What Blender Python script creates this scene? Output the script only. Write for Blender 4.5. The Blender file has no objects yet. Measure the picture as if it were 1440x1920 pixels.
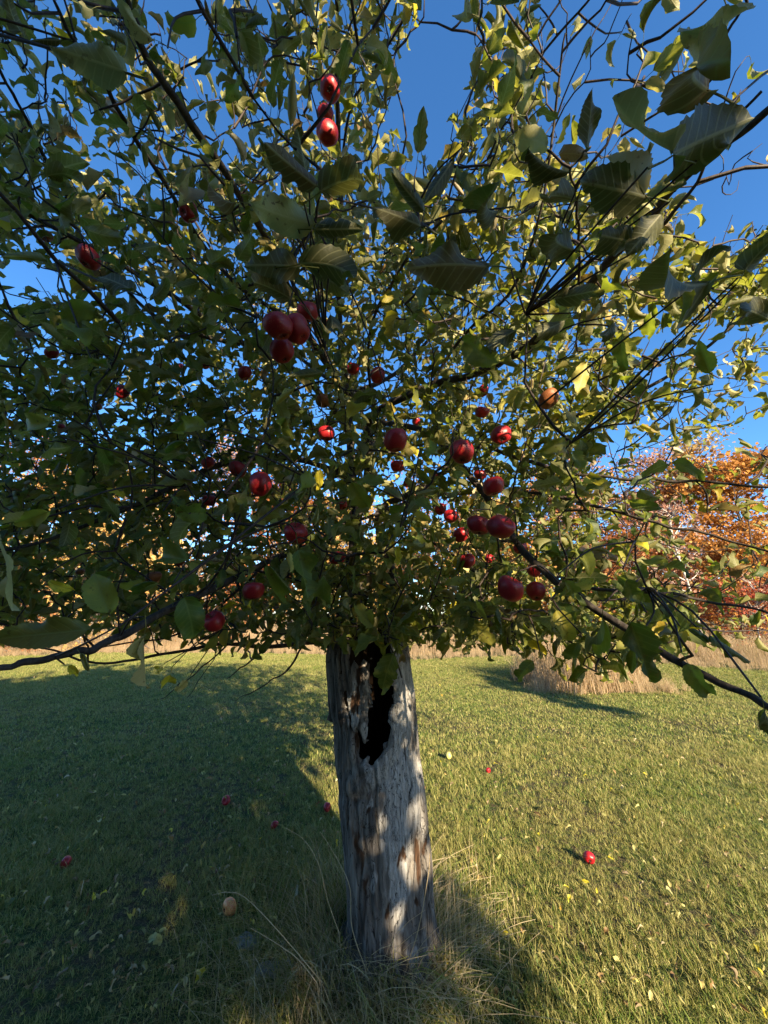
import bpy, math, random
import numpy as np
from mathutils import Vector, Matrix

# ------------------------------------------------------------------ camera, sky, sun, exposure
S = bpy.context.scene
C = S.collection
R = math.radians
PITCH = 15.3
CAMZ = 1.6
F = 694.0
cd = bpy.data.cameras.new("camera")
cam = bpy.data.objects.new("camera", cd)
C.objects.link(cam)
cam.location = (0, 0, CAMZ)
cam.rotation_euler = (R(90 + PITCH), 0, 0)
cd.sensor_fit = 'VERTICAL'
cd.sensor_height = 36
cd.lens = 36 * F / 1920
cd.clip_start = 0.02
cd.clip_end = 900
S.camera = cam

SUN_EL = 20.0
SUN_AZ = 153.0            # degrees clockwise from +Y: the sun stands behind the camera, to the right
w = bpy.data.worlds.new("World")
S.world = w
w.use_nodes = True
wn = w.node_tree.nodes
wl = w.node_tree.links
wn.clear()
sky = wn.new("ShaderNodeTexSky")
sky.sky_type = 'NISHITA'
sky.sun_disc = False
sky.sun_elevation = R(SUN_EL)
sky.sun_rotation = R(SUN_AZ)
sky.altitude = 300
sky.air_density = 1.0
sky.dust_density = 0.3
sky.ozone_density = 5.0
bg = wn.new("ShaderNodeBackground")
bg.inputs[1].default_value = 0.098
wo = wn.new("ShaderNodeOutputWorld")
hs = wn.new("ShaderNodeHueSaturation")
hs.inputs['Saturation'].default_value = 1.12
wl.new(sky.outputs[0], hs.inputs['Color'])
wl.new(hs.outputs[0], bg.inputs[0])
wl.new(bg.outputs[0], wo.inputs[0])
sd = bpy.data.lights.new("sun", 'SUN')
sd.energy = 5.0
sd.angle = R(0.5)
sd.color = (1.0, 0.82, 0.55)
so = bpy.data.objects.new("sun", sd)
C.objects.link(so)
sdir = Vector((math.sin(R(SUN_AZ)) * math.cos(R(SUN_EL)), math.cos(R(SUN_AZ)) * math.cos(R(SUN_EL)), math.sin(R(SUN_EL))))
so.rotation_euler = sdir.to_track_quat('Z', 'Y').to_euler()
so.location = sdir * 40
S.view_settings.view_transform = 'Standard'
S.view_settings.look = 'None'
S.view_settings.gamma = 1
S.view_settings.exposure = 1.85
S.cycles.max_bounces = 6
S.cycles.diffuse_bounces = 3
S.cycles.transmission_bounces = 4
S.cycles.transparent_max_bounces = 6

rng = np.random.default_rng(7)
random.seed(7)
cp, sp = math.cos(R(PITCH)), math.sin(R(PITCH))


def P(u, v, zc):
    """A point at pixel-measured bearing (photo 1440x1920) and at a depth of zc metres."""
    x = (u - 720) / F * zc
    y = (960 - v) / F * zc
    return np.array([x, zc * cp - y * sp, CAMZ + zc * sp + y * cp])


def Gd(u, v):
    """Ground point seen at photo position u, v."""
    y = (960 - v) / F
    dz = sp + y * cp
    k = -CAMZ / dz
    return np.array([(u - 720) / F * k, (cp - y * sp) * k, 0.0])


def proj(p):
    p = np.asarray(p, float)
    x = p[..., 0]
    dy = p[..., 1]
    dz = p[..., 2] - CAMZ
    zc = dy * cp + dz * sp
    yy = -dy * sp + dz * cp
    zs = np.where(np.abs(zc) < 1e-4, 1e-4, zc)
    return 720 + F * x / zs, 960 - F * yy / zs, zc


# ------------------------------------------------------------------ helpers
_tab = rng.random(4096)


def vnoise(p, seed=0):
    p = np.asarray(p, float)
    i = np.floor(p).astype(np.int64)
    f = p - i
    f = f * f * (3 - 2 * f)
    out = 0
    for a in (0, 1):
        for b in (0, 1):
            for c in (0, 1):
                h = ((i[..., 0] + a) * 73856093 ^ (i[..., 1] + b) * 19349663 ^ (i[..., 2] + c) * 83492791 ^ (seed * 2654435)) & 4095
                wgt = (f[..., 0] if a else 1 - f[..., 0]) * (f[..., 1] if b else 1 - f[..., 1]) * (f[..., 2] if c else 1 - f[..., 2])
                out = out + _tab[h] * wgt
    return out * 2 - 1


def fbm(p, seed=0, octv=4):
    o = 0
    a = 1
    for k in range(octv):
        o = o + a * vnoise(p * (2 ** k), seed + k)
        a *= .5
    return o


def tag(o, label=None, cat=None, group=None, kind=None):
    if label: o['label'] = label
    if cat: o['category'] = cat
    if group: o['group'] = group
    if kind: o['kind'] = kind
    return o


def mk(name, me, parent=None, loc=None):
    o = bpy.data.objects.new(name, me)
    C.objects.link(o)
    if parent is not None: o.parent = parent
    if loc is not None: o.location = loc
    return o


def empty(name, loc=(0, 0, 0), rz=0):
    o = bpy.data.objects.new(name, None)
    C.objects.link(o)
    o.location = loc
    o.rotation_euler = (0, 0, rz)
    o.empty_display_size = .1
    return o


def mesh_np(name, V, Q, mats, uv=None, rnd=None, smooth=True, mi=None):
    """Q: (n,4) quads or (n,3) tris; rnd: per-vertex float; uv: per-vertex 2."""
    V = np.asarray(V, np.float32)
    Q = np.asarray(Q, np.int32)
    me = bpy.data.meshes.new(name)
    k = Q.shape[1]
    me.vertices.add(len(V))
    me.vertices.foreach_set("co", V.ravel())
    me.loops.add(Q.size)
    me.loops.foreach_set("vertex_index", Q.ravel())
    me.polygons.add(len(Q))
    me.polygons.foreach_set("loop_start", np.arange(0, Q.size, k, dtype=np.int32))
    me.polygons.foreach_set("loop_total", np.full(len(Q), k, np.int32))
    for m in (mats if isinstance(mats, (list, tuple)) else [mats]): me.materials.append(m)
    if mi is not None: me.polygons.foreach_set("material_index", np.asarray(mi, np.int32))
    me.update(calc_edges=True)
    if smooth: me.polygons.foreach_set("use_smooth", np.ones(len(Q), bool))
    if uv is not None:
        l = me.uv_layers.new(name="UVMap")
        l.data.foreach_set("uv", np.asarray(uv, np.float32)[Q.ravel()].ravel())
    if rnd is not None:
        a = me.attributes.new("rnd", 'FLOAT', 'POINT')
        a.data.foreach_set("value", np.asarray(rnd, np.float32))
    return me


class Geo:
    """Collects quad pieces to be joined in one mesh."""
    def __init__(s): s.V = []; s.Q = []; s.U = []; s.A = []; s.n = 0

    def add(s, V, Q, U=None, a=0.0):
        s.V.append(np.asarray(V)); s.Q.append(np.asarray(Q) + s.n)
        s.U.append(np.zeros((len(V), 2)) if U is None else U)
        s.A.append(np.full(len(V), a) if np.isscalar(a) else a)
        s.n += len(V)

    def mesh(s, name, mats, smooth=True):
        return mesh_np(name, np.concatenate(s.V), np.concatenate(s.Q), mats, np.concatenate(s.U), np.concatenate(s.A), smooth)


def smooth_path(pts, n):
    """Catmull-Rom through pts."""
    p = np.asarray(pts, float)
    if len(p) < 3:
        t = np.linspace(0, 1, n)[:, None]
        return p[0] * (1 - t) + p[-1] * t
    q = np.vstack([2 * p[0] - p[1], p, 2 * p[-1] - p[-2]])
    out = []
    m = len(p) - 1
    for t in np.linspace(0, m - 1e-6, n):
        i = int(t); f = t - i
        a, b, c, d = q[i], q[i + 1], q[i + 2], q[i + 3]
        out.append(.5 * ((2 * b) + (-a + c) * f + (2 * a - 5 * b + 4 * c - d) * f * f + (-a + 3 * b - 3 * c + d) * f ** 3))
    return np.array(out)


def tube(path, r0, r1, sides=6, knob=0.0, seed=0, power=1.0):
    path = np.asarray(path, float)
    n = len(path)
    T = np.gradient(path, axis=0)
    T /= np.linalg.norm(T, axis=1)[:, None] + 1e-9
    ref = np.array([.31, .27, .91]) if abs(T[0][2]) < .8 else np.array([.9, .3, .1])
    A = np.cross(T, ref); A /= np.linalg.norm(A, axis=1)[:, None] + 1e-9
    B = np.cross(T, A)
    t = np.linspace(0, 1, n) ** power
    r = r0 * (1 - t) + r1 * t
    th = np.linspace(0, 2 * math.pi, sides, endpoint=False)
    ring = A[:, None, :] * np.cos(th)[None, :, None] + B[:, None, :] * np.sin(th)[None, :, None]
    rr = r[:, None] * np.ones((1, sides))
    if knob:
        rr = rr * (1 + knob * vnoise(np.stack([np.repeat(np.arange(n)[:, None] * .9, sides, 1), np.repeat(th[None] * 1.1, n, 0), np.full((n, sides), seed * 3.3)], -1), 5))
    V = (path[:, None, :] + ring * rr[:, :, None]).reshape(-1, 3)
    i = np.arange(n - 1)[:, None] * sides
    j = np.arange(sides)[None]
    Q = np.stack([i + j, i + (j + 1) % sides, i + sides + (j + 1) % sides, i + sides + j], -1).reshape(-1, 4)
    # closed tip
    V = np.vstack([V, path[-1] + T[-1] * r1 * .6])
    b = (n - 1) * sides
    tipq = np.array([[b + k, b + (k + 1) % sides, len(V) - 1, len(V) - 1] for k in range(0)]).reshape(-1, 4).astype(int)
    if len(tipq): Q = np.vstack([Q, tipq])
    L = np.concatenate([[0], np.cumsum(np.linalg.norm(np.diff(path, axis=0), axis=1))])
    U = np.stack([np.repeat(th[None] / 6.283, n, 0), np.repeat(L[:, None], sides, 1)], -1).reshape(-1, 2)
    U = np.vstack([U, U[-1]])
    return V, Q, U


# ------------------------------------------------------------------ materials
def newmat(name):
    m = bpy.data.materials.new(name)
    m.use_nodes = True
    nt = m.node_tree
    nt.nodes.clear()
    return m, nt


class NT:
    def __init__(s, nt): s.nt = nt; s.l = nt.links

    def n(s, t, **k):
        x = s.nt.nodes.new("ShaderNode" + t)
        for a, b in k.items(): setattr(x, a, b)
        return x

    def set(s, sock, val):
        if hasattr(val, 'links') or isinstance(val, bpy.types.NodeSocket): s.l.new(val, sock)
        else: sock.default_value = val

    def math(s, op, a, b=0.0, c=0.0, clamp=False):
        x = s.n("Math", operation=op, use_clamp=clamp)
        s.set(x.inputs[0], a); s.set(x.inputs[1], b); s.set(x.inputs[2], c)
        return x.outputs[0]

    def noise(s, vec, scale, detail=3, rough=.55, dist=0):
        x = s.n("TexNoise")
        if vec is not None: s.l.new(vec, x.inputs['Vector'])
        x.inputs['Scale'].default_value = scale
        x.inputs['Detail'].default_value = detail
        x.inputs['Roughness'].default_value = rough
        x.inputs['Distortion'].default_value = dist
        return x.outputs['Fac']

    def ramp(s, fac, stops, interp='LINEAR'):
        x = s.n("ValToRGB")
        cr = x.color_ramp
        cr.interpolation = interp
        while len(cr.elements) < len(stops): cr.elements.new(.5)
        for e, (p, c) in zip(cr.elements, stops):
            e.position = p
            e.color = (*c, 1) if len(c) == 3 else c
        s.set(x.inputs[0], fac)
        return x.outputs[0]

    def mix(s, f, a, b, mode='MIX'):
        x = s.n("Mix", data_type='RGBA', blend_type=mode)
        s.set(x.inputs[0], f)
        s.set(x.inputs[6], a if not isinstance(a, tuple) else (*a, 1))
        s.set(x.inputs[7], b if not isinstance(b, tuple) else (*b, 1))
        return x.outputs[2]

    def step(s, v, lo, hi):
        x = s.n("MapRange", interpolation_type='SMOOTHSTEP')
        s.set(x.inputs[0], v)
        x.inputs[1].default_value = lo
        x.inputs[2].default_value = hi
        return x.outputs[0]

    def bump(s, h, strength, dist):
        x = s.n("Bump")
        x.inputs['Strength'].default_value = strength
        x.inputs['Distance'].default_value = dist
        s.l.new(h, x.inputs['Height'])
        return x.outputs[0]

    def pbr(s, col, rough=.6, spec=.3, normal=None, metallic=0):
        x = s.n("BsdfPrincipled")
        s.set(x.inputs['Base Color'], col if not isinstance(col, tuple) else (*col, 1))
        s.set(x.inputs['Roughness'], rough)
        s.set(x.inputs['Specular IOR Level'], spec)
        if normal is not None: s.l.new(normal, x.inputs['Normal'])
        return x

    def out(s, sh):
        o = s.n("OutputMaterial")
        s.l.new(sh.outputs[0] if hasattr(sh, 'outputs') else sh, o.inputs[0])


def leaf_material(name, top, under, trans, tfac=.35, spots=True, rough=.52):
    m, nt = newmat(name); s = NT(nt)
    at = s.n("Attribute", attribute_name="rnd").outputs['Fac']
    oi = s.n("ObjectInfo").outputs['Random']
    r = s.math('FRACT', s.math('ADD', at, s.math('MULTIPLY', oi, .999)))
    geo = s.n("NewGeometry")
    pos = geo.outputs['Position']
    uv = s.n("UVMap").outputs[0]
    sx = s.n("SeparateXYZ"); s.l.new(uv, sx.inputs[0])
    ax = s.math('ABSOLUTE', s.math('SUBTRACT', sx.outputs[0], .5))
    # veins: herring-bone from the midrib
    vv = s.math('SINE', s.math('MULTIPLY', s.math('SUBTRACT', sx.outputs[1], s.math('MULTIPLY', ax, .55)), 52.0))
    vein = s.step(vv, .72, 1.0)
    mid = s.math('SUBTRACT', 1.0, s.step(ax, .012, .035))
    veins = s.math('MAXIMUM', s.math('MULTIPLY', vein, .55), mid)
    mot = s.noise(pos, 38, 3)
    colT = s.ramp(r, top)
    colT = s.mix(s.math('MULTIPLY', s.step(mot, .5, .75), .55), colT, tuple(top[-2][1]))
    colT = s.mix(s.math('MULTIPLY', veins, .4), colT, (.16, .19, .06))
    colU = s.ramp(r, under)
    colU = s.mix(s.math('MULTIPLY', veins, .45), colU, (.38, .37, .2))
    col = s.mix(geo.outputs['Backfacing'], colT, colU)
    if spots:
        sp1 = s.noise(pos, 120, 3)
        brown = s.math('MULTIPLY', s.step(sp1, .6, .66), s.step(s.noise(pos, 14, 2), .45, .62))
        edge = s.math('MULTIPLY', s.step(s.math('ADD', ax, s.math('MULTIPLY', mot, .25)), .52, .6), s.step(s.math('FRACT', s.math('MULTIPLY', r, 7.3)), .55, .8))
        col = s.mix(s.math('MULTIPLY', s.math('MAXIMUM', brown, edge), .85), col, (.06, .032, .014))
    hb = s.math('ADD', s.math('MULTIPLY', veins, -.6), s.noise(pos, 160, 2))
    nrm = s.bump(hb, .45, .0014)
    b = s.pbr(col, rough, .3, nrm)
    tr = s.n("BsdfTranslucent")
    s.l.new(s.mix(.6, s.mix(1.0, col, (3.0, 3.0, 1.4), 'MULTIPLY'), trans), tr.inputs[0])
    mx = s.n("MixShader")
    mx.inputs[0].default_value = tfac
    s.l.new(b.outputs[0], mx.inputs[1]); s.l.new(tr.outputs[0], mx.inputs[2])
    s.out(mx)
    return m


M_leaf = leaf_material("apple_leaf_material",
    [(0, (.022, .045, .012)), (.3, (.05, .085, .02)), (.6, (.1, .135, .026)), (.86, (.18, .19, .035)), (.94, (.28, .25, .04)), (1, (.36, .25, .03))],
    [(0, (.1, .105, .042)), (.5, (.15, .15, .055)), (.88, (.21, .2, .07)), (1, (.26, .18, .06))],
    (.3, .34, .02), .36)
M_pale = leaf_material("dry_apple_leaf_material",
    [(0, (.12, .14, .045)), (.3, (.24, .24, .08)), (.6, (.4, .37, .15)), (.9, (.48, .43, .18)), (1, (.26, .15, .06))],
    [(0, (.16, .16, .07)), (.5, (.3, .29, .13)), (.88, (.42, .38, .18)), (1, (.26, .17, .08))],
    (.33, .33, .09), .25)
M_leaf_shaded = leaf_material("shade_darkened_leaf_material",  # darker olive-brown copy of the apple leaf, with shade put into its colour
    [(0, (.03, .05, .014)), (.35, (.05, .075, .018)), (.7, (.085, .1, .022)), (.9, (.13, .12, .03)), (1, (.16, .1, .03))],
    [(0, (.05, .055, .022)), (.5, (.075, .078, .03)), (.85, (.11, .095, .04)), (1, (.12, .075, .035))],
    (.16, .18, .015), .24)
M_brownleaf = leaf_material("withered_leaf_material",
    [(0, (.12, .07, .035)), (.4, (.2, .12, .05)), (.7, (.3, .2, .08)), (.9, (.4, .33, .12)), (1, (.5, .42, .22))],
    [(0, (.2, .14, .09)), (.5, (.32, .26, .16)), (1, (.45, .4, .28))],
    (.2, .12, .03), .15)
M_yellow = leaf_material("yellow_leaf_material",
    [(0, (.5, .42, .03)), (.5, (.6, .5, .04)), (.8, (.42, .4, .04)), (.9, (.5, .36, .03)), (1, (.35, .15, .03))],
    [(0, (.5, .44, .1)), (1, (.45, .4, .12))], (.5, .42, .03), .3)


def bark_material(name, a, b, c, scale=1, rough=.85, bumpd=.004):
    m, nt = newmat(name); s = NT(nt)
    tc = s.n("TexCoord").outputs['Object']
    mp = s.n("Mapping"); mp.inputs['Scale'].default_value = (1, 1, .22)
    s.l.new(tc, mp.inputs[0])
    n1 = s.noise(mp.outputs[0], 38 * scale, 5, .6, .6)
    n2 = s.noise(tc, 9 * scale, 3)
    n3 = s.noise(tc, 150 * scale, 2)
    col = s.ramp(n1, [(.3, a), (.52, b), (.72, c)])
    col = s.mix(s.step(n2, .55, .75), col, tuple(x * 1.5 for x in b))
    h = s.math('ADD', n1, s.math('MULTIPLY', n3, .3))
    s.out(s.pbr(col, rough, .25, s.bump(h, .8, bumpd)))
    return m


M_branch = bark_material("apple_branch_bark", (.018, .014, .012), (.045, .036, .03), (.085, .072, .06), 2, .75, .002)
M_twig = bark_material("twig_bark", (.02, .013, .011), (.038, .026, .022), (.07, .05, .042), 3, .6, .001)
M_tanbark = bark_material("bare_limb_bark", (.1, .08, .06), (.2, .17, .13), (.3, .26, .2), 2, .8, .002)
M_treebark = bark_material("wood_tree_bark", (.06, .05, .045), (.13, .11, .095), (.22, .19, .16), .4, .9, .01)
M_birch = bark_material("pale_tree_bark", (.25, .22, .19), (.48, .45, .4), (.6, .57, .52), .5, .8, .004)


def wood_material():
    m, nt = newmat("weathered_trunk_wood"); s = NT(nt)
    tc = s.n("TexCoord").outputs['Object']
    mp = s.n("Mapping"); mp.inputs['Scale'].default_value = (1, 1, .16)
    s.l.new(tc, mp.inputs[0])
    fib = s.noise(mp.outputs[0], 60, 8, .7, 1.6)
    fib2 = s.noise(mp.outputs[0], 22, 4, .55, 1.4)
    blot = s.noise(tc, 7, 4, .55, .4)
    fine = s.noise(tc, 170, 3)
    wl_ = s.n("Attribute", attribute_name="rnd").outputs['Fac']      # 0 bark, 1 bare silver wood
    rot = s.n("Attribute", attribute_name="rot").outputs['Fac']
    silver = s.ramp(fib, [(.28, (.12, .115, .11)), (.42, (.27, .26, .25)), (.6, (.4, .385, .37)), (.8, (.52, .5, .47))])
    bark = s.ramp(fib2, [(.3, (.04, .033, .028)), (.45, (.12, .105, .094)), (.6, (.21, .19, .17)), (.8, (.33, .31, .28))])
    f = s.step(s.math('ADD', wl_, s.math('MULTIPLY', s.math('SUBTRACT', blot, .5), .9)), .38, .62)
    col = s.mix(f, bark, silver)
    crack = s.math('MAXIMUM', s.step(s.math('ABSOLUTE', s.math('SUBTRACT', s.noise(mp.outputs[0], 14, 4, .6, 2.5), .5)), .012, .004), s.step(s.noise(mp.outputs[0], 34, 3, .5, 2.0), .34, .29))
    col = s.mix(s.math('MULTIPLY', crack, .85), col, (.012, .009, .008))
    rb = s.ramp(s.noise(mp.outputs[0], 60, 4, .6, 1), [(.3, (.015, .008, .005)), (.5, (.055, .028, .015)), (.7, (.11, .062, .035)), (.85, (.26, .21, .15))])
    rf = s.step(s.math('ADD', rot, s.math('MULTIPLY', s.math('SUBTRACT', s.noise(mp.outputs[0], 45, 5, .7), .5), 1.7)), .45, .8)
    col = s.mix(rf, col, rb)
    hole = s.n("TexVoronoi"); hole.inputs['Scale'].default_value = 17; s.l.new(tc, hole.inputs['Vector'])
    hd = s.step(hole.outputs['Distance'], .075, .045)
    col = s.mix(hd, col, (.01, .008, .007))
    h = s.math('ADD', s.math('MULTIPLY', fib, 1.0), s.math('ADD', s.math('MULTIPLY', fib2, 1.1), s.math('ADD', s.math('MULTIPLY', crack, -1.2), s.math('ADD', s.math('MULTIPLY', fine, .25), s.math('MULTIPLY', hd, -1)))))
    s.out(s.pbr(col, .85, .2, s.bump(h, 1.0, .012)))
    return m


M_wood = wood_material()


def hollow_material():
    m, nt = newmat("rotten_heartwood"); s = NT(nt)
    tc = s.n("TexCoord").outputs['Object']
    mp = s.n("Mapping"); mp.inputs['Scale'].default_value = (1, 1, .12)
    s.l.new(tc, mp.inputs[0])
    n = s.noise(mp.outputs[0], 40, 5, .6, 1)
    col = s.ramp(n, [(.3, (.008, .006, .005)), (.55, (.03, .018, .011)), (.8, (.09, .05, .028))])
    s.out(s.pbr(col, .95, .1, s.bump(n, 1, .01)))
    return m


M_hollow = hollow_material()


def apple_material():
    m, nt = newmat("red_apple_skin"); s = NT(nt)
    tc = s.n("TexCoord").outputs['Object']
    oi = s.n("ObjectInfo").outputs['Random']
    off = s.n("VectorMath", operation='ADD'); s.l.new(tc, off.inputs[0])
    cmb = s.n("CombineXYZ"); s.l.new(s.math('MULTIPLY', oi, 40), cmb.inputs[0]); s.l.new(cmb.outputs[0], off.inputs[1])
    mp = s.n("Mapping"); mp.inputs['Scale'].default_value = (1, 1, .12); s.l.new(off.outputs[0], mp.inputs[0])
    st = s.noise(mp.outputs[0], 190, 3, .6)
    big = s.noise(off.outputs[0], 26, 2)
    red = s.ramp(st, [(.3, (.15, .003, .008)), (.55, (.34, .008, .016)), (.78, (.58, .05, .04))])
    yel = s.math('MULTIPLY', s.step(big, .6, .75), .75)
    yel = s.math('MULTIPLY', yel, s.step(oi, .2, .9))
    col = s.mix(yel, red, (.58, .25, .06))
    sz = s.n("SeparateXYZ"); s.l.new(tc, sz.inputs[0])
    dots = s.n("TexVoronoi"); dots.inputs['Scale'].default_value = 190; s.l.new(off.outputs[0], dots.inputs['Vector'])
    col = s.mix(s.math('MULTIPLY', s.step(dots.outputs['Distance'], .2, .1), .35), col, (.6, .3, .16))
    scab = s.step(s.noise(off.outputs[0], 75, 2), .7, .74)
    col = s.mix(s.math('MULTIPLY', scab, .8), col, (.09, .05, .02))
    s.out(s.pbr(col, .38, .45, s.bump(s.noise(off.outputs[0], 60, 2), .15, .002)))
    return m


M_apple = apple_material()


def simple(name, a, b, scale=40, rough=.7, spec=.3, bumpd=.001, stretch=1):
    m, nt = newmat(name); s = NT(nt)
    tc = s.n("TexCoord").outputs['Object']
    mp = s.n("Mapping"); mp.inputs['Scale'].default_value = (1, 1, stretch); s.l.new(tc, mp.inputs[0])
    n = s.noise(mp.outputs[0], scale, 4)
    s.out(s.pbr(s.ramp(n, [(.35, a), (.65, b)]), rough, spec, s.bump(n, .5, bumpd)))
    return m


M_stem = simple("apple_stem", (.05, .03, .015), (.12, .08, .04))
M_calyx = simple("apple_calyx", (.015, .01, .007), (.05, .03, .02))
M_rotapple = simple("rotten_apple_skin", (.15, .035, .015), (.32, .12, .035), 45, .5, .35)
M_bruised = simple("yellow_red_apple_skin", (.75, .12, .05), (.85, .5, .16), 30, .3, .45, .001, .25)
M_yelapple = simple("yellow_apple_skin", (.6, .5, .12), (.72, .62, .2), 30, .35, .4)
M_stone = simple("grey_stone", (.12, .12, .12), (.32, .31, .3), 45, .9, .2, .006)


def grass_material(name, cols, dry, dryamt, tf=.25):
    m, nt = newmat(name); s = NT(nt)
    at = s.n("Attribute", attribute_name="rnd").outputs['Fac']
    pos = s.n("NewGeometry").outputs['Position']
    big = s.noise(pos, .9, 3)
    med = s.noise(pos, 6, 3)
    r = s.math('FRACT', s.math('ADD', at, s.math('MULTIPLY', med, .7)))
    col = s.ramp(r, cols)
    x = s.math('ADD', s.math('MULTIPLY', at, .55), s.math('ADD', s.math('MULTIPLY', big, .5), s.math('MULTIPLY', med, .5)))
    df = s.step(x, 1.0 - dryamt - .12, 1.0 - dryamt + .12)
    col = s.mix(df, col, dry)
    b = s.pbr(col, .55, .25)
    tr = s.n("BsdfTranslucent")
    s.l.new(s.mix(1.0, col, (1.6, 1.7, .9), 'MULTIPLY'), tr.inputs[0])
    mx = s.n("MixShader"); mx.inputs[0].default_value = tf
    s.l.new(b.outputs[0], mx.inputs[1]); s.l.new(tr.outputs[0], mx.inputs[2])
    s.out(mx)
    return m


M_grass = grass_material("lawn_grass_blade", [(0, (.05, .085, .016)), (.4, (.1, .15, .028)), (.75, (.17, .22, .04)), (1, (.25, .29, .065))], (.31, .28, .1), .3)
M_drygrass = grass_material("dry_grass_blade", [(0, (.2, .16, .09)), (.4, (.3, .24, .14)), (.8, (.4, .33, .2)), (1, (.2, .2, .07))], (.42, .34, .22), .5)
M_weed = grass_material("tall_weed_straw", [(0, (.24, .18, .1)), (.4, (.4, .31, .18)), (.8, (.5, .41, .26)), (1, (.3, .29, .1))], (.34, .24, .15), .35)


def ground_material():
    m, nt = newmat("lawn_ground"); s = NT(nt)
    pos = s.n("NewGeometry").outputs['Position']
    n1 = s.noise(pos, .9, 3)
    n2 = s.noise(pos, 14, 4)
    n3 = s.noise(pos, 90, 3)
    green = s.ramp(n3, [(.3, (.025, .035, .012)), (.5, (.06, .085, .025)), (.72, (.12, .15, .045))])
    brown = s.ramp(n3, [(.3, (.035, .028, .016)), (.55, (.1, .08, .045)), (.75, (.2, .16, .09))])
    col = s.mix(s.step(s.math('ADD', s.math('MULTIPLY', n1, .5), s.math('MULTIPLY', n2, .5)), .45, .58), green, brown)
    s.out(s.pbr(col, .95, .1, s.bump(s.math('ADD', n3, n2), 1, .02)))
    return m


M_ground = ground_material()

# ------------------------------------------------------------------ the ground
gx = np.concatenate([np.linspace(-260, -14, 12), np.linspace(-12, 12, 81), np.linspace(14, 260, 12)])
gy = np.concatenate([np.linspace(-120, -6, 8), np.linspace(-4, 20, 81), np.linspace(24, 330, 16)])
X, Y = np.meshgrid(gx, gy)
Z = .02 * vnoise(np.stack([X * .8, Y * .8, X * 0], -1), 3) + .008 * vnoise(np.stack([X * 4, Y * 4, X * 0], -1), 4)
Z = np.where((np.abs(X) < 12) & (Y < 20) & (Y > -4), Z, -.02)
nx, ny = len(gx), len(gy)
ii = (np.arange(ny - 1)[:, None] * nx + np.arange(nx - 1)[None])
Q = np.stack([ii, ii + 1, ii + nx + 1, ii + nx], -1).reshape(-1, 4)
g = mk("ground", mesh_np("ground", np.stack([X, Y, Z], -1).reshape(-1, 3), Q, M_ground))
tag(g, "mown lawn running under the apple tree to the field edge", kind='structure')


# ------------------------------------------------------------------ scatter with geometry nodes (uncountable stuff only)
def blade_cluster(name, n, rad, h0, h1, wid, lean, mat, segs=2, seed=0, curve=.6, head=0):
    r = np.random.default_rng(seed)
    G_ = Geo()
    for k in range(n):
        a = r.random() * 6.283
        d = rad * math.sqrt(r.random())
        b = np.array([math.cos(a) * d, math.sin(a) * d, -.004])
        h = h0 + (h1 - h0) * r.random() ** 1.4
        la = r.random() * 6.283
        ln = lean * (.3 + r.random())
        dr = np.array([math.cos(la), math.sin(la), 0])
        sd_ = np.array([-dr[1], dr[0], 0]) * wid * (.6 + .8 * r.random())
        V = []
        for i in range(segs + 1):
            t = i / segs
            c = b + dr * h * ln * (t ** (1 + curve)) + np.array([0, 0, h * t * (1 - .35 * ln * t * t)])
            ww = (1 - t) ** .7 if i < segs else 0.06
            V += [c - sd_ * ww, c + sd_ * ww]
        Qs = [[2 * i, 2 * i + 1, 2 * i + 3, 2 * i + 2] for i in range(segs)]
        rv = r.random()
        G_.add(np.array(V), np.array(Qs), None, rv)
        if head and r.random() < head:      # a loose seed head
            tip = V[-1]
            for q in range(9):
                o = tip - np.array([0, 0, 1]) * h * .022 * q + r.normal(size=3) * h * .008
                e = r.normal(size=3) * h * .018 + np.array([0, 0, h * .02])
                f = np.cross(e, r.normal(size=3)); f = f / np.linalg.norm(f) * h * .006
                G_.add(np.array([o - f, o + f, o + e + f * .4, o + e - f * .4]), np.array([[0, 1, 2, 3]]), None, rv)
    o = bpy.data.objects.new(name, G_.mesh(name, mat, False))
    return o


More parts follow.
